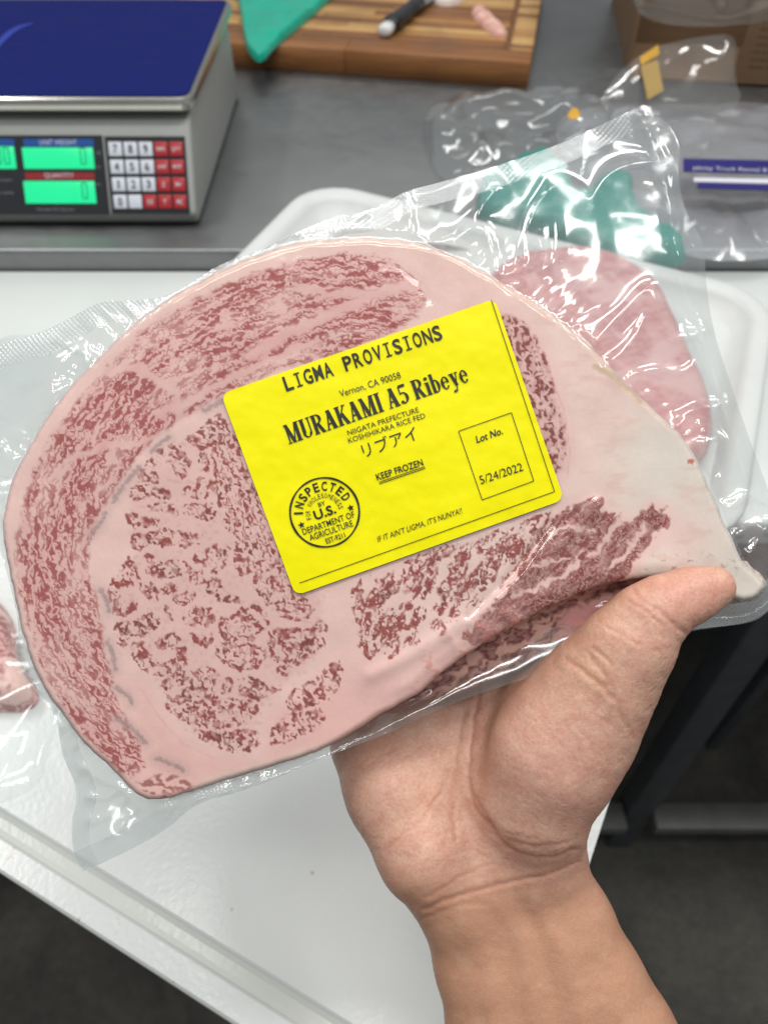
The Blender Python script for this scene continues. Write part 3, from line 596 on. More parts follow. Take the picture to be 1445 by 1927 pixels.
tag(puffy('plastic_bag', [(893, 392), (905, 345), (1000, 303), (1052, 312), (1074, 368), (1100, 382), (1122, 352), (1150, 338), (1186, 352), (1194, 400), (1222, 432), (1262, 452), (1296, 492), (1262, 506), (1205, 488), (1180, 500), (1110, 476), (1030, 442), (960, 428), (905, 415)], .9045, .022, 13, 3, TEALD.m, .45, .035, 4, n=1), 'crumpled teal plastic seen through the upper part of the clear bag', 'plastic bag')
# ================================================================== steak pack at the left edge
def facets(x, y, seed):              # crumpled film: straight creases crossing, flat facets between
    r = random.Random(seed); x, y = x+.22*gn(x*.8, y*.8, seed+5), y+.22*gn(x*.8, y*.8, seed+6); o = np.zeros(x.shape)
    for k in range(7):
        t = r.uniform(0, math.pi); q = r.uniform(.35, 1.1)*(1+k*.18); p = (x*math.cos(t)+y*math.sin(t))*q+r.random()*3; w = np.abs(2*(p-np.floor(p))-1)
        o = o+w/(q*4.)*np.clip(.5+1.4*gn(x*.6+k*7, y*.6, seed+k), 0, 1.2)
    return o
def film_sheet(name, poly, zf, amp, sc, mat, st=5, parent=None, seed=1, edge=0.):
    P, f, d = poly_grid(chaikin(poly, 2), st); b = to_world(P, zf); w = 1-np.exp(-d/20.)
    r = facets(b[:, 0]/sc, b[:, 1]/sc, seed)
    b[:, 2] += amp*r*w+.001; c = b.mean(0); c[2] = zf
    o = mesh(name, b-c, f, mat, parent); o.location = c; return o
s = N('red marbled beef'); g = s.noise(170, 4, s.co(sc=(1, 1.4, 1)), .6, 1.0); k = s.noise(30, 3, None, .5, .6)
s.p(Base_Color=s.mix(s.ramp(k, (.54, 0.), (.60, 1.)), s.mix(s.ramp(g, (.46, 0.), (.55, 1.)), lin(150, 62, 60), lin(222, 166, 160)), lin(228, 186, 176)), Roughness=.3); BEEF2 = s.m
CLEAR = film('clear background film', .10, .1, gain=.8, base=.05)
tag(puffy('steak', [(-90, 1120), (-20, 1120), (10, 1140), (30, 1180), (42, 1240), (70, 1290), (78, 1322), (45, 1342), (0, 1338), (-90, 1345)], .8908, .02, 9, 2, BEEF2, .12, .05), 'marbled steak lying on the white board at the left edge', 'steak')
tag(film_sheet('plastic_bag', [(-120, 1080), (60, 1090), (110, 1180), (130, 1300), (100, 1400), (80, 1480), (0, 1520), (-120, 1520)], .912, .012, .05, CLEAR, 5, seed=21), 'clear film over the steak at the left edge', 'plastic bag')
tag(film_sheet('plastic_bag', [(-60, 660), (60, 620), (220, 690), (200, 820), (60, 930), (-60, 960)], .879, .014, .06, CLEAR, 5, seed=31), 'clear film lying on the white table at far left', 'plastic bag')
# ================================================================== cardboard box and clear bags behind
s = N('cardboard'); g = s.noise(1, 4, s.co(sc=(14, 14, 220)), .6); s.p(Base_Color=s.mix(g, lin(104, 80, 57), lin(122, 96, 70)), Roughness=.8).bump(g, .15, .0008); CARD = s.m
bp = at(1196, 128, .9004); bx = empty('cardboard_box', Matrix.Translation(bp) @ Matrix.Rotation(math.radians(-7), 4, 'Z'), label='open brown cardboard box with printed panel at the back right', cat='box')
box('side_panel', (-.016, -.002, 0), (-.010, .32, .30), CARD, bx); box('back_panel', (-.010, .10, 0), (.42, .106, .30), CARD, bx)
box('front_panel', (.135, -.055, .004), (.42, -.049, .30), CARD, bx); box('base_panel', (-.010, -.0485, 0), (.42, .0995, .004), CARD, bx)
BINK = plain('brown print', (64, 46, 34), .7, 0, .1, 60)
def bmap(p): return np.c_[p[:, 0], np.full(len(p), -.0552), p[:, 1]]
bmap.flip = False
put_text('Safe', (.170, .108), (.215, .108), .016, BINK, bx, bmap, 'printed_line')
rng = ['handle with care and keep in', 'a cool dry place away from', 'direct sunlight do not stack', 'more than six cartons high', 'this side up keep frozen at', 'all times store below zero', 'product of the packing house', 'open carefully with a knife']
for i, t in enumerate(rng): put_text(t, (.152, .094-i*.0098), (.268, .094-i*.0098), .0048, BINK, bx, bmap, 'printed_line')
FC = film('clear bag film', .10, .1, gain=.9, base=.10)
tag(film_sheet('plastic_bag', [(790, 205), (860, 178), (960, 168), (1060, 160), (1130, 185), (1180, 240), (1150, 330), (1000, 340), (860, 360), (810, 320)], .903, .045, .07, FC, 5, seed=41), 'crumpled clear bag on the counter right of the wooden board', 'plastic bag')
zb = film_sheet('plastic_bag', [(1010, 240), (1140, 190), (1300, 200), (1445, 190), (1520, 230), (1520, 480), (1330, 500), (1180, 440)], .903, .03, .09, film('hazy zip bag film', .36, .14, gain=.8, base=.06, hazecol=(.86, .88, .95)), 5, seed=51)
tag(zb, 'hazy zip bag with dark blue printed bands at the right edge', 'plastic bag')
NAVY = plain('navy print', (36, 34, 108), .4, 0, .1, 40); WST = plain('white zip strip', (214, 212, 222), .4, 0, .05, 40)
zl = np.array(zb.location)
def strip(name, x0, x1, ya, yb, yc, yd, z, mat):
    q = [at(x0, ya, z), at(x1, yb, z), at(x1, yd, z), at(x0, yc, z)]; t = [Vector(p)-Vector(zl) for p in q]; u = [p-Vector((0, 0, .0012)) for p in t]
    return mesh(name, t+u, [[3, 2, 1, 0], [4, 5, 6, 7], [0, 1, 5, 4], [1, 2, 6, 5], [2, 3, 7, 6], [3, 0, 4, 7]], mat, zb, None, False)
b1 = strip('printed_band', 1285, 1500, 298, 303, 322, 328, .948, NAVY); strip('zip_strip', 1305, 1500, 334, 338, 341, 346, .948, WST); strip('printed_band', 1312, 1500, 343, 348, 353, 359, .948, NAVY)
def zmap(p): return to_world(p, .9487)-zl
zmap.flip = True
put_text('plicity Truck Rental & Lea', (1304, 319), (1470, 324), 7, WINK, b1, zmap)
def upright(name, poly, y0, tilt, amp, mat, label, seed, st=5):
    n = Vector((0, -math.cos(tilt), math.sin(tilt))); p0 = Vector((0, y0, .9)); P, f, d = poly_grid(chaikin(poly, 2), st)
    b = np.array([at_pl(x, y, p0, n) for x, y in P]); w = 1-np.exp(-d/15.); r = facets(b[:, 0]/.07, b[:, 2]/.07, seed)
    b += np.outer(amp*r*w, n); c = b.mean(0); c[2] = b[:, 2].min()
    o = mesh(name, b-c, f, mat); o.location = c; return tag(o, label, 'plastic bag')
ub = upright('plastic_bag', [(1125, 200), (1150, 150), (1200, 105), (1240, 85), (1320, 68), (1390, 62), (1380, 150), (1400, 190), (1330, 240), (1200, 250)], 1.12, math.radians(35), .014, FC, 'clear bag with yellow tape slumped against the cardboard box', 61)
upright('plastic_bag', [(1180, -60), (1190, 10), (1215, 38), (1290, 52), (1380, 48), (1480, 36), (1480, -60)], 1.15, math.radians(10), .012, FC, 'clear bag hanging over the top of the cardboard box', 71)
TAPE = N('yellow tape'); TAPE.p(Base_Color=TAPE.mix(TAPE.noise(50), lin(196, 146, 40), lin(220, 172, 60)), Roughness=.3); TAPE = TAPE.m; TAPE2 = plain('aged tape', (178, 148, 88), .3, 0, .1, 50)
nU = Vector((0, -math.cos(math.radians(35)), math.sin(math.radians(35)))); pU = Vector((0, 1.10, .9)); cU = Vector(ub.location)
for nm, q, m in (('tape', [(1203, 108), (1238, 84), (1240, 102), (1206, 122)], TAPE), ('tape', [(1205, 124), (1236, 112), (1248, 170), (1218, 188)], TAPE2)):
    t = [at_pl(x, y, pU, nU)-cU for x, y in q]; u = [p-nU*.0008 for p in t]
    mesh(nm, t+u, [[3, 2, 1, 0], [4, 5, 6, 7], [0, 1, 5, 4], [1, 2, 6, 5], [2, 3, 7, 6], [3, 0, 4, 7]], m, ub, None, False)
tag(puffy('tape_scrap', [(1062, 222), (1078, 200), (1094, 214), (1088, 226)], .945, .002, 2, 1, TAPE, .3, .01), 'scrap of yellow tape on the crumpled clear bag', 'tape')
# ================================================================== the held steak
OUTS = chaikin(OUT, 3); OUTS = OUTS+np.stack([2.4*fb(OUTS[:, 0]/26, OUTS[:, 1]/26, 61, 3), 2.4*fb(OUTS[:, 0]/26, OUTS[:, 1]/26, 71, 3)], 1); OUTL = [tuple(q) for q in OUTS]; DOUT = Coarse(OUTL, -140, 150, 1560, 1720, 5)
RIDGE = [(1120, 950), (1060, 1010), (1000, 1075), (930, 1130), (850, 1185), (770, 1235), (700, 1270)]; LIP = [(1250, 1082), (1100, 1100), (1010, 1142), (900, 1205), (820, 1262), (770, 1300)]
DRID = Coarse(RIDGE, line=True); DLIP = Coarse(LIP, line=True); DSEAM = Coarse(CAP+[CAP[0]], line=True); DGR = Coarse([(1035, 985), (960, 1085), (880, 1160)], line=True)
def steak_z(x, y, d):
    """height of the front face in mm: rounded rim, gentle swells, the fold by the thumb"""
    R = 11.; e = np.clip(d/R, 0, 1); z = -1.9*(1-np.sqrt(np.clip(1-(1-e)**2, 0, 1)))
    z = z+.45*fb(x/190, y/190, 701, 2)+.07*fb(x/45, y/45, 705, 2)-.12*np.exp(-(DSEAM(x, y)/9.)**2)*ss(30, 60, d)
    z = z+.9*np.exp(-(DRID(x, y)/16.)**2)+.9*np.exp(-(DLIP(x, y)/38.)**2)*ss(4, 30, d)-.8*np.exp(-(DGR(x, y)/9.)**2)
    r = np.exp(-(DLIP(x, y)/50.)**2)*ss(780, 830, x)*ss(1010, 960, x)            # small cross folds on the lip
    z = z+r*.28*np.sin((x*.8-y*.6)/9+2*gn(x/40, y/40, 711))
    z = z-3.5*ss(1120, 1420, x)**2
    return z
P, f, d = poly_grid(OUTS, 1.85)
C, lean, _ = marble(P[:, 0], P[:, 1]); z = steak_z(P[:, 0], P[:, 1], d)-.03*lean
v = hv(P[:, 0], P[:, 1], z)
# back half: rings closing behind
n = len(OUTS); ce = np.array([650., 1000.]); zo = steak_z(OUTS[:, 0], OUTS[:, 1], np.zeros(n)); rings = []
for k, zz in ((1., None), (1.0, -13), (.995, -17), (.98, -21), (.955, -23.5), (.92, -24.5), (.6, -25), (.3, -25), (.02, -25)):
    q = ce+(OUTS-ce)*k; rings.append(hv(q[:, 0], q[:, 1], zo if zz is None else np.minimum(zo-.5, zz)))
vb = np.vstack(rings); nb = len(v); j = np.arange(n); fbk = np.vstack([np.stack([i*n+j, i*n+(j+1) % n, (i+1)*n+(j+1) % n, (i+1)*n+j], 1) for i in range(len(rings)-1)])
# order so that normals point outward
fat_ = np.array(lin(226, 192, 184)); side = np.ones((len(vb), 3))*fat_; a = (.5+.5*gn(vb[:, 0]*150, vb[:, 1]*150, 9))[:, None]; side = side*(1-.35*a)+np.array(lin(196, 130, 126))*.35*a
s = N('marbled steak face'); ca = s.n('VertexColor', layer_name='Col'); g = s.noise(1600, 3); sat = s.n('MixRGB') if 0 else None
s.p(Base_Color=s.mix(s.ramp(g, (.3, 0.), (.7, .12)), ca.outputs[0], (.9, .75, .72)), Roughness=.38, Subsurface_Weight=.04, Subsurface_Scale=.001, Specular_IOR_Level=.06).bump(s.noise(900, 3), .12, .0004); FACE = s.m
steak = mesh('steak', np.vstack([v, vb]), np.vstack([f, fbk+nb]), FACE, None, H, True, np.vstack([C, side]))
tag(steak, 'thick marbled raw ribeye steak held in the hand under a yellow label', 'steak')
# folded under flap between the lip and the thumb
FLAP = chaikin([(735, 1296), (780, 1318), (830, 1316), (900, 1290), (960, 1262), (1040, 1226), (1110, 1204), (1180, 1176), (1240, 1130), (1270, 1084), (1150, 1050), (1000, 1100), (860, 1180)], 2)
P, f, d = poly_grid(FLAP, 2.5); x, y = P.T; e = np.clip(d/34., 0, 1); z = -11.-6*(1-np.sqrt(np.clip(1-(1-e)**2, 0, 1)))+.5*fb(x/30, y/30, 801, 2)
th = -.5; u = x*math.cos(th)-y*math.sin(th)*-1; w_ = -x*math.sin(th)+y*math.cos(th)
l_ = ss(-.25, .12, gn(u/34+.8*gn(x/20, y/20, 811), w_/11+.8*gn(x/20, y/20, 812), 813))*(.6+.4*ss(-.2, .1, gn(u/12, w_/6, 814)))
pk = ss(1040, 1080, x)*ss(1140, 1175, y+.3*(x-1050)); l_ = l_*(1-pk)
cf = np.array(lin(206, 156, 142))*(1-l_[:, None])+np.array(lin(112, 34, 30))*l_[:, None]; cf = cf*(1-pk[:, None])+np.array(lin(222, 152, 152))*pk[:, None]
nb = len(P); mesh('folded_flap', np.vstack([hv(x, y, z), hv(x, y, -20+0*z)]), np.vstack([f, f[:, ::-1]+nb]), FACE, steak, None, True, np.vstack([cf, cf]))
# gristle tip at the right end
tip = chaikin([(1385, 1062), (1402, 1052), (1415, 1070), (1432, 1080), (1444, 1102), (1428, 1112), (1418, 1128), (1398, 1120), (1384, 1130), (1374, 1100)], 1)
P, f, d = poly_grid(tip, 2.); x, y = P.T; e = np.clip(d/16., 0, 1); z = -8-5*(1-np.sqrt(np.clip(1-(1-e)**2, 0, 1)))+2.6*fb(x/11, y/11, 821, 3)
k = ss(-.2, .4, fb(x/12, y/12, 823, 3))[:, None]; cf = np.array(lin(222, 202, 188))*(1-k)+np.array(lin(150, 108, 86))*k
mesh('gristle_tip', hv(x, y, z), f, FACE, steak, None, True, cf)

# ================================================================== clear vacuum bag round it
BAG = chaikin([(-110, 720), (-60, 672), (20, 642), (90, 622), (150, 588), (195, 566), (250, 566), (310, 560), (352, 538), (395, 508), (440, 488), (485, 474), (560, 436), (640, 405), (700, 396), (760, 362), (820, 345), (920, 318), (1050, 272), (1150, 226), (1196, 202), (1228, 212), (1262, 238), (1280, 275), (1274, 330), (1288, 400), (1326, 458), (1326, 520), (1340, 620), (1378, 735), (1418, 850), (1446, 925), (1470, 1000), (1478, 1110), (1440, 1154), (1400, 1174), (1300, 1186), (1230, 1205), (1150, 1236), (1060, 1256), (900, 1305), (820, 1338), (745, 1374), (612, 1424), (520, 1466), (440, 1494), (372, 1510), (312, 1562), (240, 1602), (155, 1642), (138, 1600), (136, 1545), (148, 1490), (118, 1420), (106, 1346), (70, 1300), (34, 1250), (30, 1205), (38, 1180), (22, 1110), (-2, 1020), (-30, 970), (-110, 930)], 2)
FOLDS = [([(985, 500), (992, 440), (1012, 385), (1050, 348), (1085, 362), (1112, 376), (1140, 335), (1180, 312), (1232, 306)], 3.4, 10), ([(1040, 350), (1042, 390), (1046, 450), (1040, 500)], 1.8, 8),
 ([(1202, 215), (1238, 300), (1258, 400), (1275, 480), (1300, 560), (1330, 640), (1362, 740), (1410, 900)], 4.2, 9), ([(1225, 215), (1262, 300), (1272, 400), (1308, 470), (1316, 560)], 2.6, 8),
 ([(1120, 640), (1170, 590), (1220, 545), (1242, 590), (1262, 630), (1300, 632), (1334, 618)], 3.2, 9), ([(1130, 700), (1190, 640), (1228, 560)], 2.4, 8), ([(1190, 705), (1240, 696), (1282, 700), (1300, 690)], 2.0, 7),
 ([(1268, 810), (1300, 775), (1350, 765), (1395, 750)], 2.6, 9), ([(1285, 830), (1312, 800), (1325, 812)], 2., 7), ([(1325, 835), (1355, 830), (1362, 880), (1355, 900)], 2.2, 7), ([(1370, 960), (1410, 930), (1450, 950)], 2.6, 9), ([(1380, 1010), (1420, 990), (1460, 1010)], 2.4, 8), ([(1405, 1060), (1430, 1010), (1470, 960)], 2., 7),
 ([(820, 462), (850, 448), (905, 430), (925, 470), (935, 515)], 2.6, 9), ([(850, 470), (900, 400), (930, 360)], 2., 9), ([(930, 525), (970, 512), (1000, 495)], 2.4, 8), ([(760, 366), (770, 400), (778, 445)], 1.8, 8), ([(560, 440), (575, 455), (590, 462)], 1.2, 6), ([(960, 560), (990, 520), (1000, 470)], 1.8, 8),
 ([(95, 770), (105, 700), (150, 660), (165, 690), (160, 720)], 2.2, 8), ([(70, 760), (110, 735), (155, 722)], 2., 8), ([(165, 690), (178, 640), (186, 618)], 1.8, 7), ([(0, 840), (30, 870), (45, 855)], 2., 8), ([(-20, 900), (10, 890), (40, 885)], 2., 8), ([(120, 780), (90, 840), (70, 850)], 1.6, 8),
 ([(250, 1490), (210, 1530), (175, 1545)], 2.2, 7), ([(240, 1480), (200, 1500), (170, 1500)], 1.8, 7), ([(262, 1498), (240, 1540), (200, 1570)], 1.6, 7), ([(150, 1440), (200, 1470), (245, 1485)], 1.4, 7),
 ([(770, 1335), (860, 1290), (960, 1240), (1060, 1180), (1130, 1145), (1180, 1130)], 3.0, 13), ([(1050, 1250), (1090, 1190), (1140, 1150)], 2.2, 9), ([(640, 440), (655, 415), (690, 400)], 1.2, 7), ([(1200, 870), (1260, 860), (1300, 905)], 1.6, 8)]
FD_ = [(Coarse([tuple(q) for q in smooth_line(p, 5)], -140, 150, 1560, 1720, 6, True), h, w) for p, h, w in FOLDS]
def film_z(x, y, ds, plain_=False):
    """front film in mm: it clings to the meat and tents off its rim"""
    zin = steak_z(x, y, np.maximum(ds, 0))+.45; e = np.maximum(-ds, 0)
    an = np.arctan2(y-1000, x-650)
    rad = gn(an*34, e/90, 901)+.6*gn(an*70, e/60, 902)
    calm = 1-ss(1060, 1110, y)*ss(690, 760, x)                       # stretched smooth below the lip
    wr = calm*(1.0*rad*np.exp(-e/38)*ss(0, 12, e)+.45*fb(x/110, y/110, 905, 2)*ss(0, 60, e))
    big = calm*ss(0, 20, e)*(2.4*fb(x/200, y/200, 911, 2)+.7*facets(x/170, y/170, 931))
    z = zin-3.2*(1-np.exp(-e/60.))+wr+big-(1-calm)*3*ss(0, 70, e)
    if not plain_:
        for D_, h, w in FD_:
            dd = D_(x, y); z = z+ss(-6, 16, e)*1.0*h*np.exp(-np.abs(dd/(w*1.45))**1.35)
    return z
bagM = empty('vacuum_bag', H, label='clear vacuum bag with embossed seal edges round the held steak', cat='plastic bag')
VAC = film('clear vacuum film', .006, .08, gain=.9, base=.03); MAR = film('clear margin film', .06, .14, gain=.9, base=.11)
P, f, d = poly_grid(BAG, 3.6); x, y = P.T; ds = DOUT(x, y); zf = film_z(x, y, ds); lo_f = ((ds > 2) | ((y > 1075) & (y < 1345) & (x > 720) & (x < 1250) & (ds > -95)))[f].all(1); mesh('front_film', hv(x, y, zf), f[lo_f], VAC, bagM); mesh('film_margin', hv(x, y, zf), f[~lo_f], MAR, bagM)
P, f, d = poly_grid(BAG, 6.); x, y = P.T; ds = DOUT(x, y); e = np.maximum(-ds, 0); zb_ = np.where(ds > 0, -25.6, film_z(x, y, ds, True)-.6-15*np.exp(-e/45)*ss(0, 60, d)+ss(10, 60, d)*1.0*fb(x/120, y/120, 921, 2)); zb_ = np.minimum(zb_, -9.6-16*ss(-10, 30, ds)) if 0 else zb_
mesh('back_film', hv(x, y, zb_), f[:, ::-1], MAR, bagM)
def emb(s):
    a = s.n('TexWave', Vector=s.co(), Scale=330, bands_direction='DIAGONAL'); b = s.n('TexWave', Vector=s.co(rot=(0, 0, 1.57)), Scale=330, bands_direction='DIAGONAL'); return s.mix(.5, a.outputs[0], b.outputs[0])
SEALM = film('embossed seal film', .26, .22, gain=.9, base=.10, bumpsc=emb, bstr=.4)
def seal(line, w, side=1):
    p = smooth_line(line, 14); t = np.gradient(p, axis=0); t /= np.linalg.norm(t, axis=1)[:, None]; nn = np.stack([-t[:, 1], t[:, 0]], 1)*side
    m = 10; q = np.concatenate([p+nn*w*(k/m) for k in range(m+1)]); x, y = q.T; z = film_z(x, y, DOUT(x, y))+.25; L = len(p)
    # keep only what lies outside the meat
    fs = [[i*L+j, i*L+j+1, (i+1)*L+j+1, (i+1)*L+j] for i in range(m) for j in range(L-1)]; dd = DOUT(x, y); fs = np.array([g for g in fs if dd[g].max() < 3])
    if len(fs): mesh('seal', hv(x, y, z), fs, SEALM, bagM)
seal([(395, 508), (440, 488), (485, 474), (560, 436), (640, 405), (700, 396), (760, 362), (820, 345), (920, 318), (1050, 272), (1150, 226), (1198, 203)], 38)
seal([(-60, 672), (20, 642), (90, 622), (150, 588), (195, 566), (250, 566), (310, 560), (352, 538), (395, 510)], 42)
seal([(155, 1640), (138, 1600), (136, 1545), (148, 1490), (118, 1420), (106, 1346), (70, 1300), (34, 1250), (30, 1205), (38, 1180)], 34)
seal([(1478, 1110), (1440, 1154), (1400, 1173), (1300, 1185), (1230, 1204)], 40)
seal([(440, 1494), (372, 1510), (312, 1562), (240, 1602), (158, 1640)], 40)
# trapped juice bubbles high in the bag
vv = []; ff = []; rb = random.Random(3)
for k in range(110):
    px = rb.gauss(1110, 70); py = rb.gauss(490, 55); r = rb.choice((.14, .2, .26, .36)); 
    if DOUT(np.array([px]), np.array([py]))[0] > -15: continue
    zc = float(film_z(np.array([px]), np.array([py]), DOUT(np.array([px]), np.array([py])))[0])+.05; c = hv(np.array(px), np.array(py), zc); b0 = len(vv)
    for a in range(6): vv.append(c+np.array([r*.001*math.cos(a*1.047), r*.001*math.sin(a*1.047), 0]))
    vv.append(c+np.array([0, 0, r*.0007])); ff += [[b0+a, b0+(a+1) % 6, b0+6] for a in range(6)]
tag(mesh('droplets', vv, ff, film('juice droplet', .2, .05, gain=1., base=.12), bagM), kind='stuff')

# ================================================================== yellow label
TL, TR, BR, BL = (np.array(q, float) for q in ((416, 741), (931, 562), (1061, 940), (556, 1121)))
def label_z(x, y):
    return steak_z(x, y, DOUT(x, y))+1.05+.10*fb(x/34, y/34, 951, 2)
s = N('yellow label paper'); g = s.noise(60, 4); k = s.noise(34, 5, None, .7, .4)
s.p(Base_Color=s.mix(s.ramp(k, (.60, 0.), (.78, .45)), s.mix(g, lin(238, 228, 0), lin(245, 237, 4)), lin(206, 186, 20)), Roughness=.45, Specular_IOR_Level=.2).bump(s.noise(120, 3), .10, .0012); YEL = s.m
lab = empty('product_label', H, label='yellow printed product label stuck on the front of the bag', cat='label')
cr = []; rr = 17.
for c, a, b in ((TL, BL, TR), (TR, TL, BR), (BR, TR, BL), (BL, BR, TL)):
    ua = (a-c)/np.linalg.norm(a-c); ub_ = (b-c)/np.linalg.norm(b-c)
    for k in range(9): t = k/8*math.pi/2; cr.append(c+ua*rr*(1-math.sin(t))+ub_*rr*(1-math.cos(t)))
P, f, d = poly_grid(np.array(cr), 4.); x, y = P.T; mesh('sticker', hv(x, y, label_z(x, y)), f, YEL, lab)
def lmap(p): x, y = p.T; return hv(x, y, label_z(x, y)+.32)
lmap.flip = True
LINK = plain('label ink', (28, 30, 18), .5, 0, .2, 400)
def ptxt(t, p0, p1, h, bold=0., shear=0., name='lettering', par=None): return put_text(t, p0, p1, h, LINK, par or lab, lmap, name, bold, shear)
EN = np.array([.9444, -.3288]); ENU = np.array([-.3288, -.9444])     # along and up the label
# stroke letters: lists of quads (x0,y0,x1,y1,width) and arcs (cx,cy,rx,ry,a0,a1,w)
def strokes(lst, thin=None):
    v = []; f = []
    for q in lst:
        if q[0] == 'l':
            _, x0, y0, x1, y1, w = q; dx, dy = x1-x0, y1-y0; L = math.hypot(dx, dy); 
            if abs(dy) > abs(dx)*.5: ox, oy = w/2*L/abs(dy), 0       # slanted stems keep level ends
            else: ox, oy = 0, w/2*L/abs(dx)
            k = len(v); v += [(x0-ox, y0-oy), (x0+ox, y0+oy), (x1+ox, y1+oy), (x1-ox, y1-oy)]; f.append([k, k+1, k+2, k+3])
        else:
            _, cx, cy, rx, ry, a0, a1, w = q; n = max(4, int(abs(a1-a0)/14)); k = len(v)
            for i in range(n+1):
                t = math.radians(a0+(a1-a0)*i/n); c, s_ = math.cos(t), math.sin(t); ww = w*(.35+.65*abs(c))    # thick at the sides
                v += [(cx+(rx+ww/2)*c, cy+(ry+w*.22)*s_), (cx+(rx-ww/2)*c, cy+(ry-w*.22)*s_)]
                if i: f.append([k+2*i-2, k+2*i, k+2*i+1, k+2*i-1])
    return v, f
b_, t_ = .17, .06
GL = {'M': (.74, [('l', .10, 0, .10, 1, .07), ('l', .10, 1, .34, .0, .17), ('l', .34, 0, .56, 1, .06), ('l', .60, 0, .60, 1, .18), ('l', .0, .025, .2, .025, .05), ('l', .46, .025, .74, .025, .05), ('l', .0, .975, .16, .975, .05), ('l', .56, .975, .74, .975, .05)]),
 'U': (.56, [('l', .13, .25, .13, 1, .17), ('l', .46, .25, .46, 1, .07), ('a', .27, .25, .165, .22, 180, 360, .13), ('l', .0, .975, .26, .975, .05), ('l', .36, .975, .56, .975, .05)]),
 'R': (.58, [('l', .13, 0, .13, 1, .17), ('a', .26, .75, .17, .22, -90, 90, .15), ('l', .13, .97, .28, .97, .05), ('l', .13, .52, .28, .52, .05), ('l', .27, .52, .47, .0, .16), ('l', .0, .025, .26, .025, .05), ('l', .38, .025, .58, .025, .05), ('l', 0, .975, .14, .975, .05)]),
 'A': (.58, [('l', .08, 0, .28, 1, .07), ('l', .44, 0, .28, 1, .19), ('l', .14, .30, .40, .30, .07), ('l', .0, .025, .19, .025, .05), ('l', .30, .025, .58, .025, .05)]),
 'K': (.60, [('l', .13, 0, .13, 1, .17), ('l', .20, .42, .46, .98, .07), ('l', .28, .6, .49, 0, .17), ('l', .0, .025, .26, .025, .05), ('l', .37, .025, .6, .025, .05), ('l', 0, .975, .26, .975, .05), ('l', .36, .975, .56, .975, .05)]),
 'I': (.28, [('l', .14, 0, .14, 1, .17), ('l', 0, .025, .28, .025, .05), ('l', 0, .975, .28, .975, .05)]),
 '5': (.46, [('l', .10, .93, .42, .93, .14), ('l', .09, .52, .09, .95, .06), ('a', .20, .31, .18, .27, -130, 120, .15), ('a', .10, .12, .04, .06, 0, 360, .09)]),
 'i': (.27, [('l', .135, 0, .135, .66, .16), ('l', 0, .025, .27, .025, .05), ('l', 0, .64, .14, .64, .05), ('a', .13, .86, .045, .06, 0, 360, .10)]),
 'b': (.44, [('l', .10, 0, .10, 1, .15), ('a', .22, .33, .13, .31, -150, 150, .14), ('l', 0, .975, .12, .975, .05)]),
 'e': (.42, [('a', .21, .33, .14, .31, 40, 325, .14), ('a', .21, .36, .14, .28, -10, 60, .10), ('l', .1, .38, .38, .38, .05)]),
 'y': (.46, [('l', .12, .68, .27, .02, .15), ('l', .38, .68, .20, -.26, .055), ('a', .12, -.24, .05, .05, 0, 360, .09), ('l', 0, .655, .23, .655, .05), ('l', .28, .655, .46, .655, .05)]), ' ': (.20, [])}
def stroke_text(t, p0, p1, h, G, gap=.035):
    tot = sum(G[c][0]+gap for c in t)-gap; p0 = np.array(p0, float); e = np.array(p1, float)-p0; L = np.linalg.norm(e); e /= L; up = np.array([e[1], -e[0]]); x = 0; v = []; f = []
    for c in t:
        a, b = strokes(G[c][1]); k = len(v)
        v += [p0+e*(x+q[0])/tot*L+up*q[1]*h for q in a]; f += [[i+k for i in q] for q in b]; x += G[c][0]+gap
    return mesh('lettering', lmap(np.array(v)), f, LINK, lab, None, False)
stroke_text('MURAKAMI A5 Ribeye', (544, 836), (884, 717), 37, GL)
# typewriter header: every letter in an equal cell
p0 = np.array([539., 736.]); p1 = np.array([834., 637.]); t = 'LIGMA PROVISIONS'; cell = (p1-p0)/(len(t)-.18)
for i, c in enumerate(t):
    if c == ' ': continue
    a = p0+cell*i
    if c == 'I':
        vI, fI = strokes([('l', .41, 0, .41, 1, .17), ('l', .12, .05, .70, .05, .10), ('l', .12, .95, .70, .95, .10)]); u = cell/np.linalg.norm(cell)*27; up = np.array([u[1], -u[0]])
        mesh('lettering', lmap(np.array([a+cell*q[0]+up*q[1] for q in vI])), fI, LINK, lab, None, False)
    else: ptxt(c, a, a+cell*(.86 if c in 'MN' else .82), 27, .02)
ptxt('Vernon, CA 90058', (641, 747), (755, 711), 12.5)
ptxt('NIIGATA PREFECTURE', (655.5, 819.5), (789, 775), 9.8); ptxt('KOSHIHIKARA RICE FED', (657, 834), (801, 786), 9.8)
ptxt('リブアイ', (686, 860), (787, 825), 21)
ptxt('KEEP FROZEN', (710, 904), (797, 875), 12.2, .014); ptxt("IF IT AIN'T LIGMA, IT'S NUNYA!!", (711.5, 1020), (871, 965), 10.4, 0, .2)
ptxt('Lot No.', (897, 833.5), (946.5, 816), 13, .014, .2); ptxt('5/24/2022', (905, 911), (985, 885), 15.5)
def rule(a, b, w=1.5, name='printed_rule'):
    a = np.array(a, float); b = np.array(b, float); e = (b-a)/np.linalg.norm(b-a); nn = np.array([-e[1], e[0]])*w/2; k = max(2, int(np.linalg.norm(b-a)/8)); v = []
    for i in range(k+1): q = a+(b-a)*i/k; v += [q+nn, q-nn]
    mesh(name, lmap(np.array(v)), [[2*i, 2*i+1, 2*i+3, 2*i+2] for i in range(k)], LINK, lab, None, False)
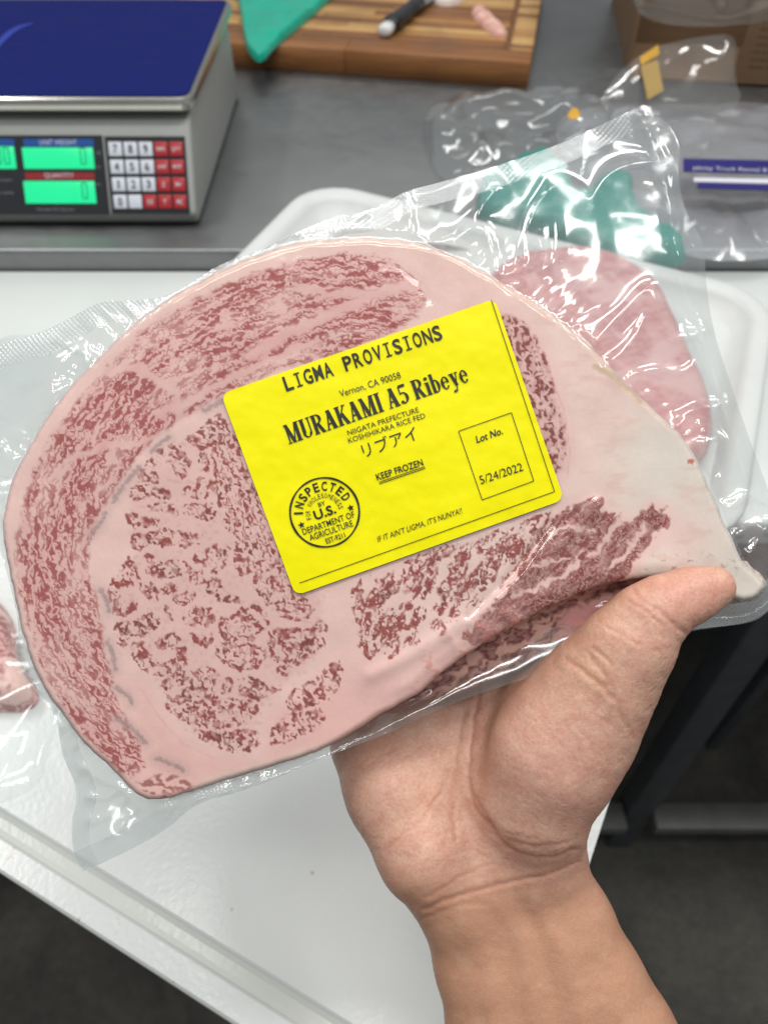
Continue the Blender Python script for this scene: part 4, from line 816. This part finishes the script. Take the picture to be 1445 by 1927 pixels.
for a, b in (((862.6, 811.3), (962, 776.4)), ((962, 776.4), (1004, 905)), ((1004, 905), (907, 940.6)), ((907, 940.6), (862.6, 811.3)), ((924, 564), (1043, 925)), ((1043, 925), (564, 1097)), ((713, 907.5), (799, 878)), ((714, 910.5), (800, 881))): rule(a, b, 1.4)
# round inspection mark
EC = np.array([611., 964.])
def ring(r, w, n=72):
    v = [];
    for i in range(n): t = 2*math.pi*i/n; c = np.array([math.cos(t), math.sin(t)]); ww = w*(1+.3*math.sin(5*t+1)*math.sin(3*t)); v += [EC+c*(r-ww/2), EC+c*(r+ww/2)]
    return mesh('inspection_mark', lmap(np.array(v)), [[2*i, (2*i+2) % (2*n), (2*i+3) % (2*n), 2*i+1] for i in range(n)], LINK, lab, None, False)
em = ring(65, 3.6)
def arc_text(t, r, a0, a1, h, bold, wfrac):
    k = len(t)
    for i, c in enumerate(t):
        if c == ' ': continue
        a = math.radians(a0+(a1-a0)*(i+.5)/k); o = EC+(EN*math.cos(a)+ENU*math.sin(a))*r; e = EN*math.sin(a)-ENU*math.cos(a); w = abs(math.radians(a1-a0))/k*r*wfrac*(.35 if c == 'I' else 1)
        ptxt(c, o-e*w/2, o+e*w/2, h, bold, 0, 'lettering', em)
arc_text('INSPECTED', 41, 172, 8, 16.5, .022, .8); arc_text('FOR WHOLESOMENESS', 27, 188, -8, 9., .0, .82)
def em_line(t, cx, cy, w, h, bold=0.):
    c = EC+EN*cx+ENU*cy; ptxt(t, c-EN*w/2, c+EN*w/2, h, bold, 0, 'lettering', em)
em_line('BY', 0, 13, 14, 8, .01); em_line('U.S.', 0, -8, 42, 17, .025); em_line('DEPARTMENT OF', 0, -27, 103, 11.5, .006); em_line('AGRICULTURE', 0, -42, 86, 11.5, .006); em_line('EST-9211', 3, -57, 38, 9.5, .012)
for sx, sy in ((-49, -8), (49, -8)):
    c = EC+EN*sx+ENU*sy; v = [c]+[c+(EN*math.sin(k*math.pi/5)+ENU*math.cos(k*math.pi/5))*(7.2 if k % 2 == 0 else 3.) for k in range(10)]
    mesh('star', lmap(np.array(v)), [[0, k+1, (k+1) % 10+1] for k in range(10)], LINK, em, None, False)

# ================================================================== the hand
def hp(px, py, z, r): k = (1-z/272.)/FPX*272.; return ((px-CX)*k, (CY-py)*k, z, r*k)
h_ = 1.35; lo = np.array([-32., -296., -66.]); hi = np.array([168., 22., 34.]); gx, gy, gz = (np.arange(lo[i], hi[i], h_, dtype=np.float32) for i in range(3)); G = np.meshgrid(gx, gy, gz, indexing='ij')
def cone(a, b, sq=1.):
    A = np.array(a[:3], np.float32); v = np.array(b[:3], np.float32)-A; q = [G[i]-A[i] for i in range(3)]; t = np.clip((q[0]*v[0]+q[1]*v[1]+q[2]*v[2])/np.float32((v*v).sum()+1e-6), 0, 1)
    return np.sqrt((q[0]-t*v[0])**2+(q[1]-t*v[1])**2+((q[2]-t*v[2])*np.float32(sq))**2)-(np.float32(a[3])+t*np.float32(b[3]-a[3]))
def smin(a, b, k): t = np.clip(.5+.5*(b-a)/k, 0, 1); return b*(1-t)+a*t-k*t*(1-t)
def chain(pts, k=4, sq=1.):
    p = [hp(*q) for q in pts]; o = None
    for a, b in zip(p[:-1], p[1:]): c = cone(a, b, sq); o = c if o is None else smin(o, c, k)
    return o
palm = chain([(702, 1398, -43, 82), (738, 1490, -31, 84), (802, 1600, -24, 90), (866, 1685, -24, 80)], 6)                       # little-finger side
palm = smin(palm, chain([(800, 1350, -48, 96), (850, 1470, -39, 98), (920, 1600, -30, 90)], 6), 9)
palm = smin(palm, chain([(930, 1300, -48, 96), (960, 1420, -38, 106), (960, 1590, -30, 92)], 6), 9)
arm = chain([(866, 1690, -26, 76), (905, 1810, -25, 84), (935, 1940, -22, 90), (955, 2080, -18, 98), (1010, 2460, -14, 112)], 6)
arm = smin(arm, chain([(1022, 1640, -26, 78), (1062, 1740, -25, 88), (1112, 1850, -22, 96), (1162, 1950, -19, 104), (1225, 2080, -14, 116), (1400, 2460, -8, 128)], 6), 14)
arm = smin(arm, chain([(945, 1660, -27, 84), (1010, 1830, -25, 104), (1070, 2080, -18, 140), (1205, 2460, -12, 165)], 6, 1.1), 14)
hand = smin(palm, arm, 10)
thn = chain([(1012, 1600, -22, 84), (1010, 1500, -12, 100), (1042, 1420, -8, 117), (1088, 1358, -5, 108), (1128, 1296, -1, 94), (1162, 1240, 3, 84)], 6)
hand = smin(hand, thn, 9)
hand = smin(hand, chain([(1040, 1330, -22, 92), (1100, 1290, -8, 74)], 6), 9)
thumb = chain([(1150, 1262, 2, 86), (1188, 1208, 6, 80), (1218, 1165, 8, 67), (1250, 1141, 9, 58), (1300, 1119, 9, 51), (1341, 1105, 8.5, 42)], 3)
hand = smin(hand, thumb, 5)
fing = None
for q in ([(950, 1310, -47, 58), (985, 1150, -42, 52), (985, 1020, -36.5, 46), (965, 930, -35.5, 40)], [(868, 1310, -49, 58), (862, 1120, -43, 54), (850, 970, -37, 48), (840, 860, -35.5, 41)], [(788, 1320, -49, 56), (748, 1150, -43, 50), (728, 1010, -36.5, 45), (715, 910, -35.5, 39)], [(714, 1360, -46, 52), (655, 1230, -41, 44), (625, 1130, -36, 40), (605, 1060, -34.5, 34)]):
    c = chain(q, 3); fing = c if fing is None else np.minimum(fing, c)
hand = smin(hand, fing, 5)
def surf_nets(F, lo, h):
    s = F < 0; nx, ny, nz = F.shape
    cnt = sum(s[dx:nx-1+dx, dy:ny-1+dy, dz:nz-1+dz].astype(np.int8) for dx in (0, 1) for dy in (0, 1) for dz in (0, 1)); act = (cnt > 0) & (cnt < 8); I = np.argwhere(act); idx = np.full(act.shape, -1); idx[act] = np.arange(len(I))
    acc = np.zeros((len(I), 3)); num = np.zeros(len(I)); i, j, k = I.T
    for ax in range(3):
        for a in (0, 1):
            for b in (0, 1):
                o = [a, b]; o.insert(ax, 0); p = [i+o[0], j+o[1], k+o[2]]; q = list(p); q[ax] = q[ax]+1; f0 = F[tuple(p)]; f1 = F[tuple(q)]; m = (f0 < 0) != (f1 < 0)
                t = np.where(m, f0/np.where(m, f0-f1, 1), 0); pos = np.stack([np.full(len(I), float(o[0])), np.full(len(I), float(o[1])), np.full(len(I), float(o[2]))], 1); pos[:, ax] += t; acc += pos*m[:, None]; num += m
    v = lo+(I+acc/num[:, None])*h; fs = []
    for ax in range(3):
        sl0 = [slice(None)]*3; sl1 = [slice(None)]*3; sl0[ax] = slice(0, -1); sl1[ax] = slice(1, None); ch = s[tuple(sl0)] != s[tuple(sl1)]; E = np.argwhere(ch); E = E[(E > 0).all(1) | (np.delete(E, ax, 1) > 0).all(1)]
        b, c = [a for a in range(3) if a != ax]; ok = (E[:, b] > 0) & (E[:, c] > 0) & (E[:, b] < F.shape[b]-1) & (E[:, c] < F.shape[c]-1); E = E[ok]
        def g(db, dc): q = E.copy(); q[:, b] -= db; q[:, c] -= dc; return idx[tuple(q.T)]
        quad = np.stack([g(1, 1), g(0, 1), g(0, 0), g(1, 0)], 1); fl = s[tuple(E.T)] ^ (ax == 1); quad = np.where(fl[:, None], quad, quad[:, ::-1]); fs.append(quad[(quad >= 0).all(1)])
    return v, np.vstack(fs)
v, f = surf_nets(hand, lo, h_)
def vnorm(v, f):
    n = np.cross(v[f[:, 2]]-v[f[:, 0]], v[f[:, 3]]-v[f[:, 1]]); o = np.zeros_like(v)
    for k in range(4): np.add.at(o, f[:, k], n)
    return o/(np.linalg.norm(o, axis=1)[:, None]+1e-9)
def relax(v, f, n, w=.5):
    for _ in range(n):
        a = np.zeros_like(v); c = np.zeros(len(v))
        for k in range(4):
            for m in (1, 3): np.add.at(a, f[:, k], v[f[:, (k+m) % 4]]); np.add.at(c, f[:, k], 1)
        v = v*(1-w)+w*a/c[:, None]
    return v
v = relax(v, f, 4)
# one subdivision (linear, then relaxed) to carry the creases
def subdivide(v, f):
    e = np.concatenate([np.sort(f[:, [k, (k+1) % 4]], 1) for k in range(4)]); u, inv = np.unique(e, axis=0, return_inverse=True); inv = inv.ravel(); m = len(f); nv = len(v)
    em_ = v[u].mean(1); fm = v[f].mean(1); E = [nv+inv[k*m:(k+1)*m] for k in range(4)]; c = nv+len(u)+np.arange(m)
    return np.vstack([v, em_, fm]), np.vstack([np.stack([f[:, k], E[k], c, E[k-1]], 1) for k in range(4)])
v, f = subdivide(v, f); v = relax(v, f, 3)
nn = vnorm(v, f)
if (nn[:, 2]*(v[:, 2]-v[:, 2].mean())).sum() < 0: f = f[:, ::-1]; nn = -nn
k = FPX/(272.-v[:, 2]); ax_ = CX+v[:, 0]*k; ay_ = CY-v[:, 1]*k; front = ss(-.1, .35, nn[:, 2])
CRE = [([(902, 1292), (892, 1360), (884, 1430), (884, 1490), (906, 1535), (950, 1588), (990, 1611), (1040, 1612), (1085, 1596)], .75, 5), ([(872, 1340), (862, 1400), (858, 1450), (852, 1520), (858, 1582)], .5, 5),
 ([(724, 1600), (760, 1570), (795, 1545), (828, 1490), (846, 1450)], .35, 4), ([(795, 1712), (840, 1694), (880, 1680), (952, 1661), (1025, 1648), (1090, 1622)], .5, 5), ([(800, 1690), (870, 1650), (930, 1625)], .25, 4), ([(786, 1732), (860, 1705), (920, 1700)], .2, 5),
 ([(1190, 1110), (1205, 1128), (1228, 1142), (1258, 1166), (1288, 1192)], .42, 5), ([(1180, 1128), (1215, 1150), (1245, 1175)], .3, 4), ([(1066, 1240), (1098, 1264), (1130, 1290), (1152, 1312)], .5, 6), ([(1112, 1218), (1132, 1232), (1150, 1250)], .35, 4), ([(1140, 1180), (1165, 1190), (1200, 1215)], .3, 4),
 ([(1105, 1225), (1148, 1290), (1165, 1340), (1190, 1390)], .3, 5), ([(1145, 1305), (1150, 1330), (1142, 1370)], .3, 4), ([(1085, 1370), (1110, 1400), (1125, 1440)], .2, 4), ([(1060, 1360), (1085, 1400), (1100, 1450)], .2, 4), ([(880, 1470), (930, 1560), (1000, 1592), (1060, 1585)], .3, 5), ([(895, 1500), (920, 1540), (960, 1570), (1010, 1580)], .2, 4), ([(760, 1430), (800, 1395), (830, 1370)], .25, 4), ([(820, 1440), (838, 1400), (845, 1370)], .25, 4), ([(850, 1330), (835, 1380)], .2, 4), ([(780, 1600), (830, 1570), (862, 1560)], .2, 4), ([(830, 1620), (880, 1600), (920, 1615)], .2, 4), ([(690, 1440), (720, 1420), (750, 1405)], .2, 4)]
dis = np.zeros(len(v)); red = np.zeros(len(v))
for p, h, w in (([(950, 1690), (985, 1800), (1020, 1960)], .9, 20), ([(1010, 1690), (1060, 1800), (1110, 1960)], .7, 18), ([(885, 1720), (915, 1830), (945, 1960)], .5, 22), ([(985, 1700), (1020, 1800), (1060, 1960)], -.6, 14)): dis += h*np.exp(-(Coarse([tuple(q) for q in smooth_line(p, 6)], 560, 860, 1440, 2100, 5, True)(ax_, ay_)/w)**2)*front*ss(1660, 1740, ay_)
for i, (p, h, w) in enumerate(CRE):
    D_ = Coarse([tuple(q) for q in smooth_line(p, 6)], 560, 860, 1440, 2100, 3, True); dd = D_(ax_+3*gn(ax_/20, ay_/20, 30+i), ay_+3*gn(ax_/20, ay_/20, 60+i)); en = .6+.4*gn(ax_/40, ay_/40, 90+i)
    w = w*.78; dis -= 1.15*h*np.exp(-(dd/w)**2)*en*front; dis += .25*h*np.exp(-((dd-2.6*w)/(1.6*w))**2)*front; red = np.maximum(red, min(1, h*1.1)*np.exp(-(dd/(w*.9))**2)*front); red = np.maximum(red, .35*h*np.exp(-(dd/(w*3.5))**2)*front)
# skin lines: fine crossing furrows over palm and thumb base
q1 = np.abs(gn((ax_*.8+ay_*.6)/9+.5*gn(ax_/25, ay_/25, 5), (ax_*-.6+ay_*.8)/60, 11)); q2 = np.abs(gn((ax_*.5-ay_*.85)/10+.5*gn(ax_/25, ay_/25, 6), (ax_*.85+ay_*.5)/60, 12))
pm = ss(1700, 1600, ay_); fl_ = front*pm*(ss(.09, .0, q1)+ss(.09, 0, q2)); dis -= .13*fl_; dis += .35*fb(ax_/60, ay_/60, 21, 3)*front+.05*gn(ax_/5, ay_/5, 22)
v = v+nn*dis[:, None]
def mixc(A, c, w): return A*(1-w[:, None])+np.array(lin(c))*w[:, None]
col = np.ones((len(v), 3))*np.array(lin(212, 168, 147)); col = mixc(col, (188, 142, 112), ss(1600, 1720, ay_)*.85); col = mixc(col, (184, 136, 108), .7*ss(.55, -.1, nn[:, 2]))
col = mixc(col, (210, 150, 134), .75*np.exp(-((ax_-1290)/70)**2-((ay_-1120)/55)**2)); col = mixc(col, (204, 156, 142), .5*np.exp(-((ax_-1040)/90)**2-((ay_-1460)/90)**2)); col = mixc(col, (214, 162, 130), .45*np.exp(-((ax_-830)/60)**2-((ay_-1480)/90)**2)); col = mixc(col, (212, 172, 136), .5*np.exp(-((ax_-1110)/40)**2-((ay_-1265)/40)**2))
mot = fb(ax_/34, ay_/34, 23, 4); col = mixc(col, (194, 128, 108), .30*ss(.0, .6, mot)*front*ss(1760, 1600, ay_)); col = mixc(col, (222, 188, 162), .35*ss(.0, .6, -mot)*front*(.35+.65*ss(1760, 1600, ay_)))
col = mixc(col, (172, 112, 90), .18*np.clip(fl_, 0, 1)); col = mixc(col, (168, 92, 70), np.clip(red, 0, 1)*.5)
s = N('skin'); ca = s.n('VertexColor', layer_name='Col'); g = s.noise(900, 4, None, .65); vo = s.n('TexVoronoi', Vector=s.co(), Scale=1500, feature='DISTANCE_TO_EDGE')
s.p(Base_Color=s.mix(s.ramp(g, (.35, 0.), (.72, .34)), ca.outputs[0], lin(170, 104, 84)), Roughness=s.ramp(g, (.3, .34), (.7, .5)), Subsurface_Weight=.18, Subsurface_Scale=.003, Specular_IOR_Level=.45).bump(s.mix(.6, g, vo.outputs[0]), .38, .0006)
s.b.inputs['Subsurface Radius'].default_value = (1, .35, .2)
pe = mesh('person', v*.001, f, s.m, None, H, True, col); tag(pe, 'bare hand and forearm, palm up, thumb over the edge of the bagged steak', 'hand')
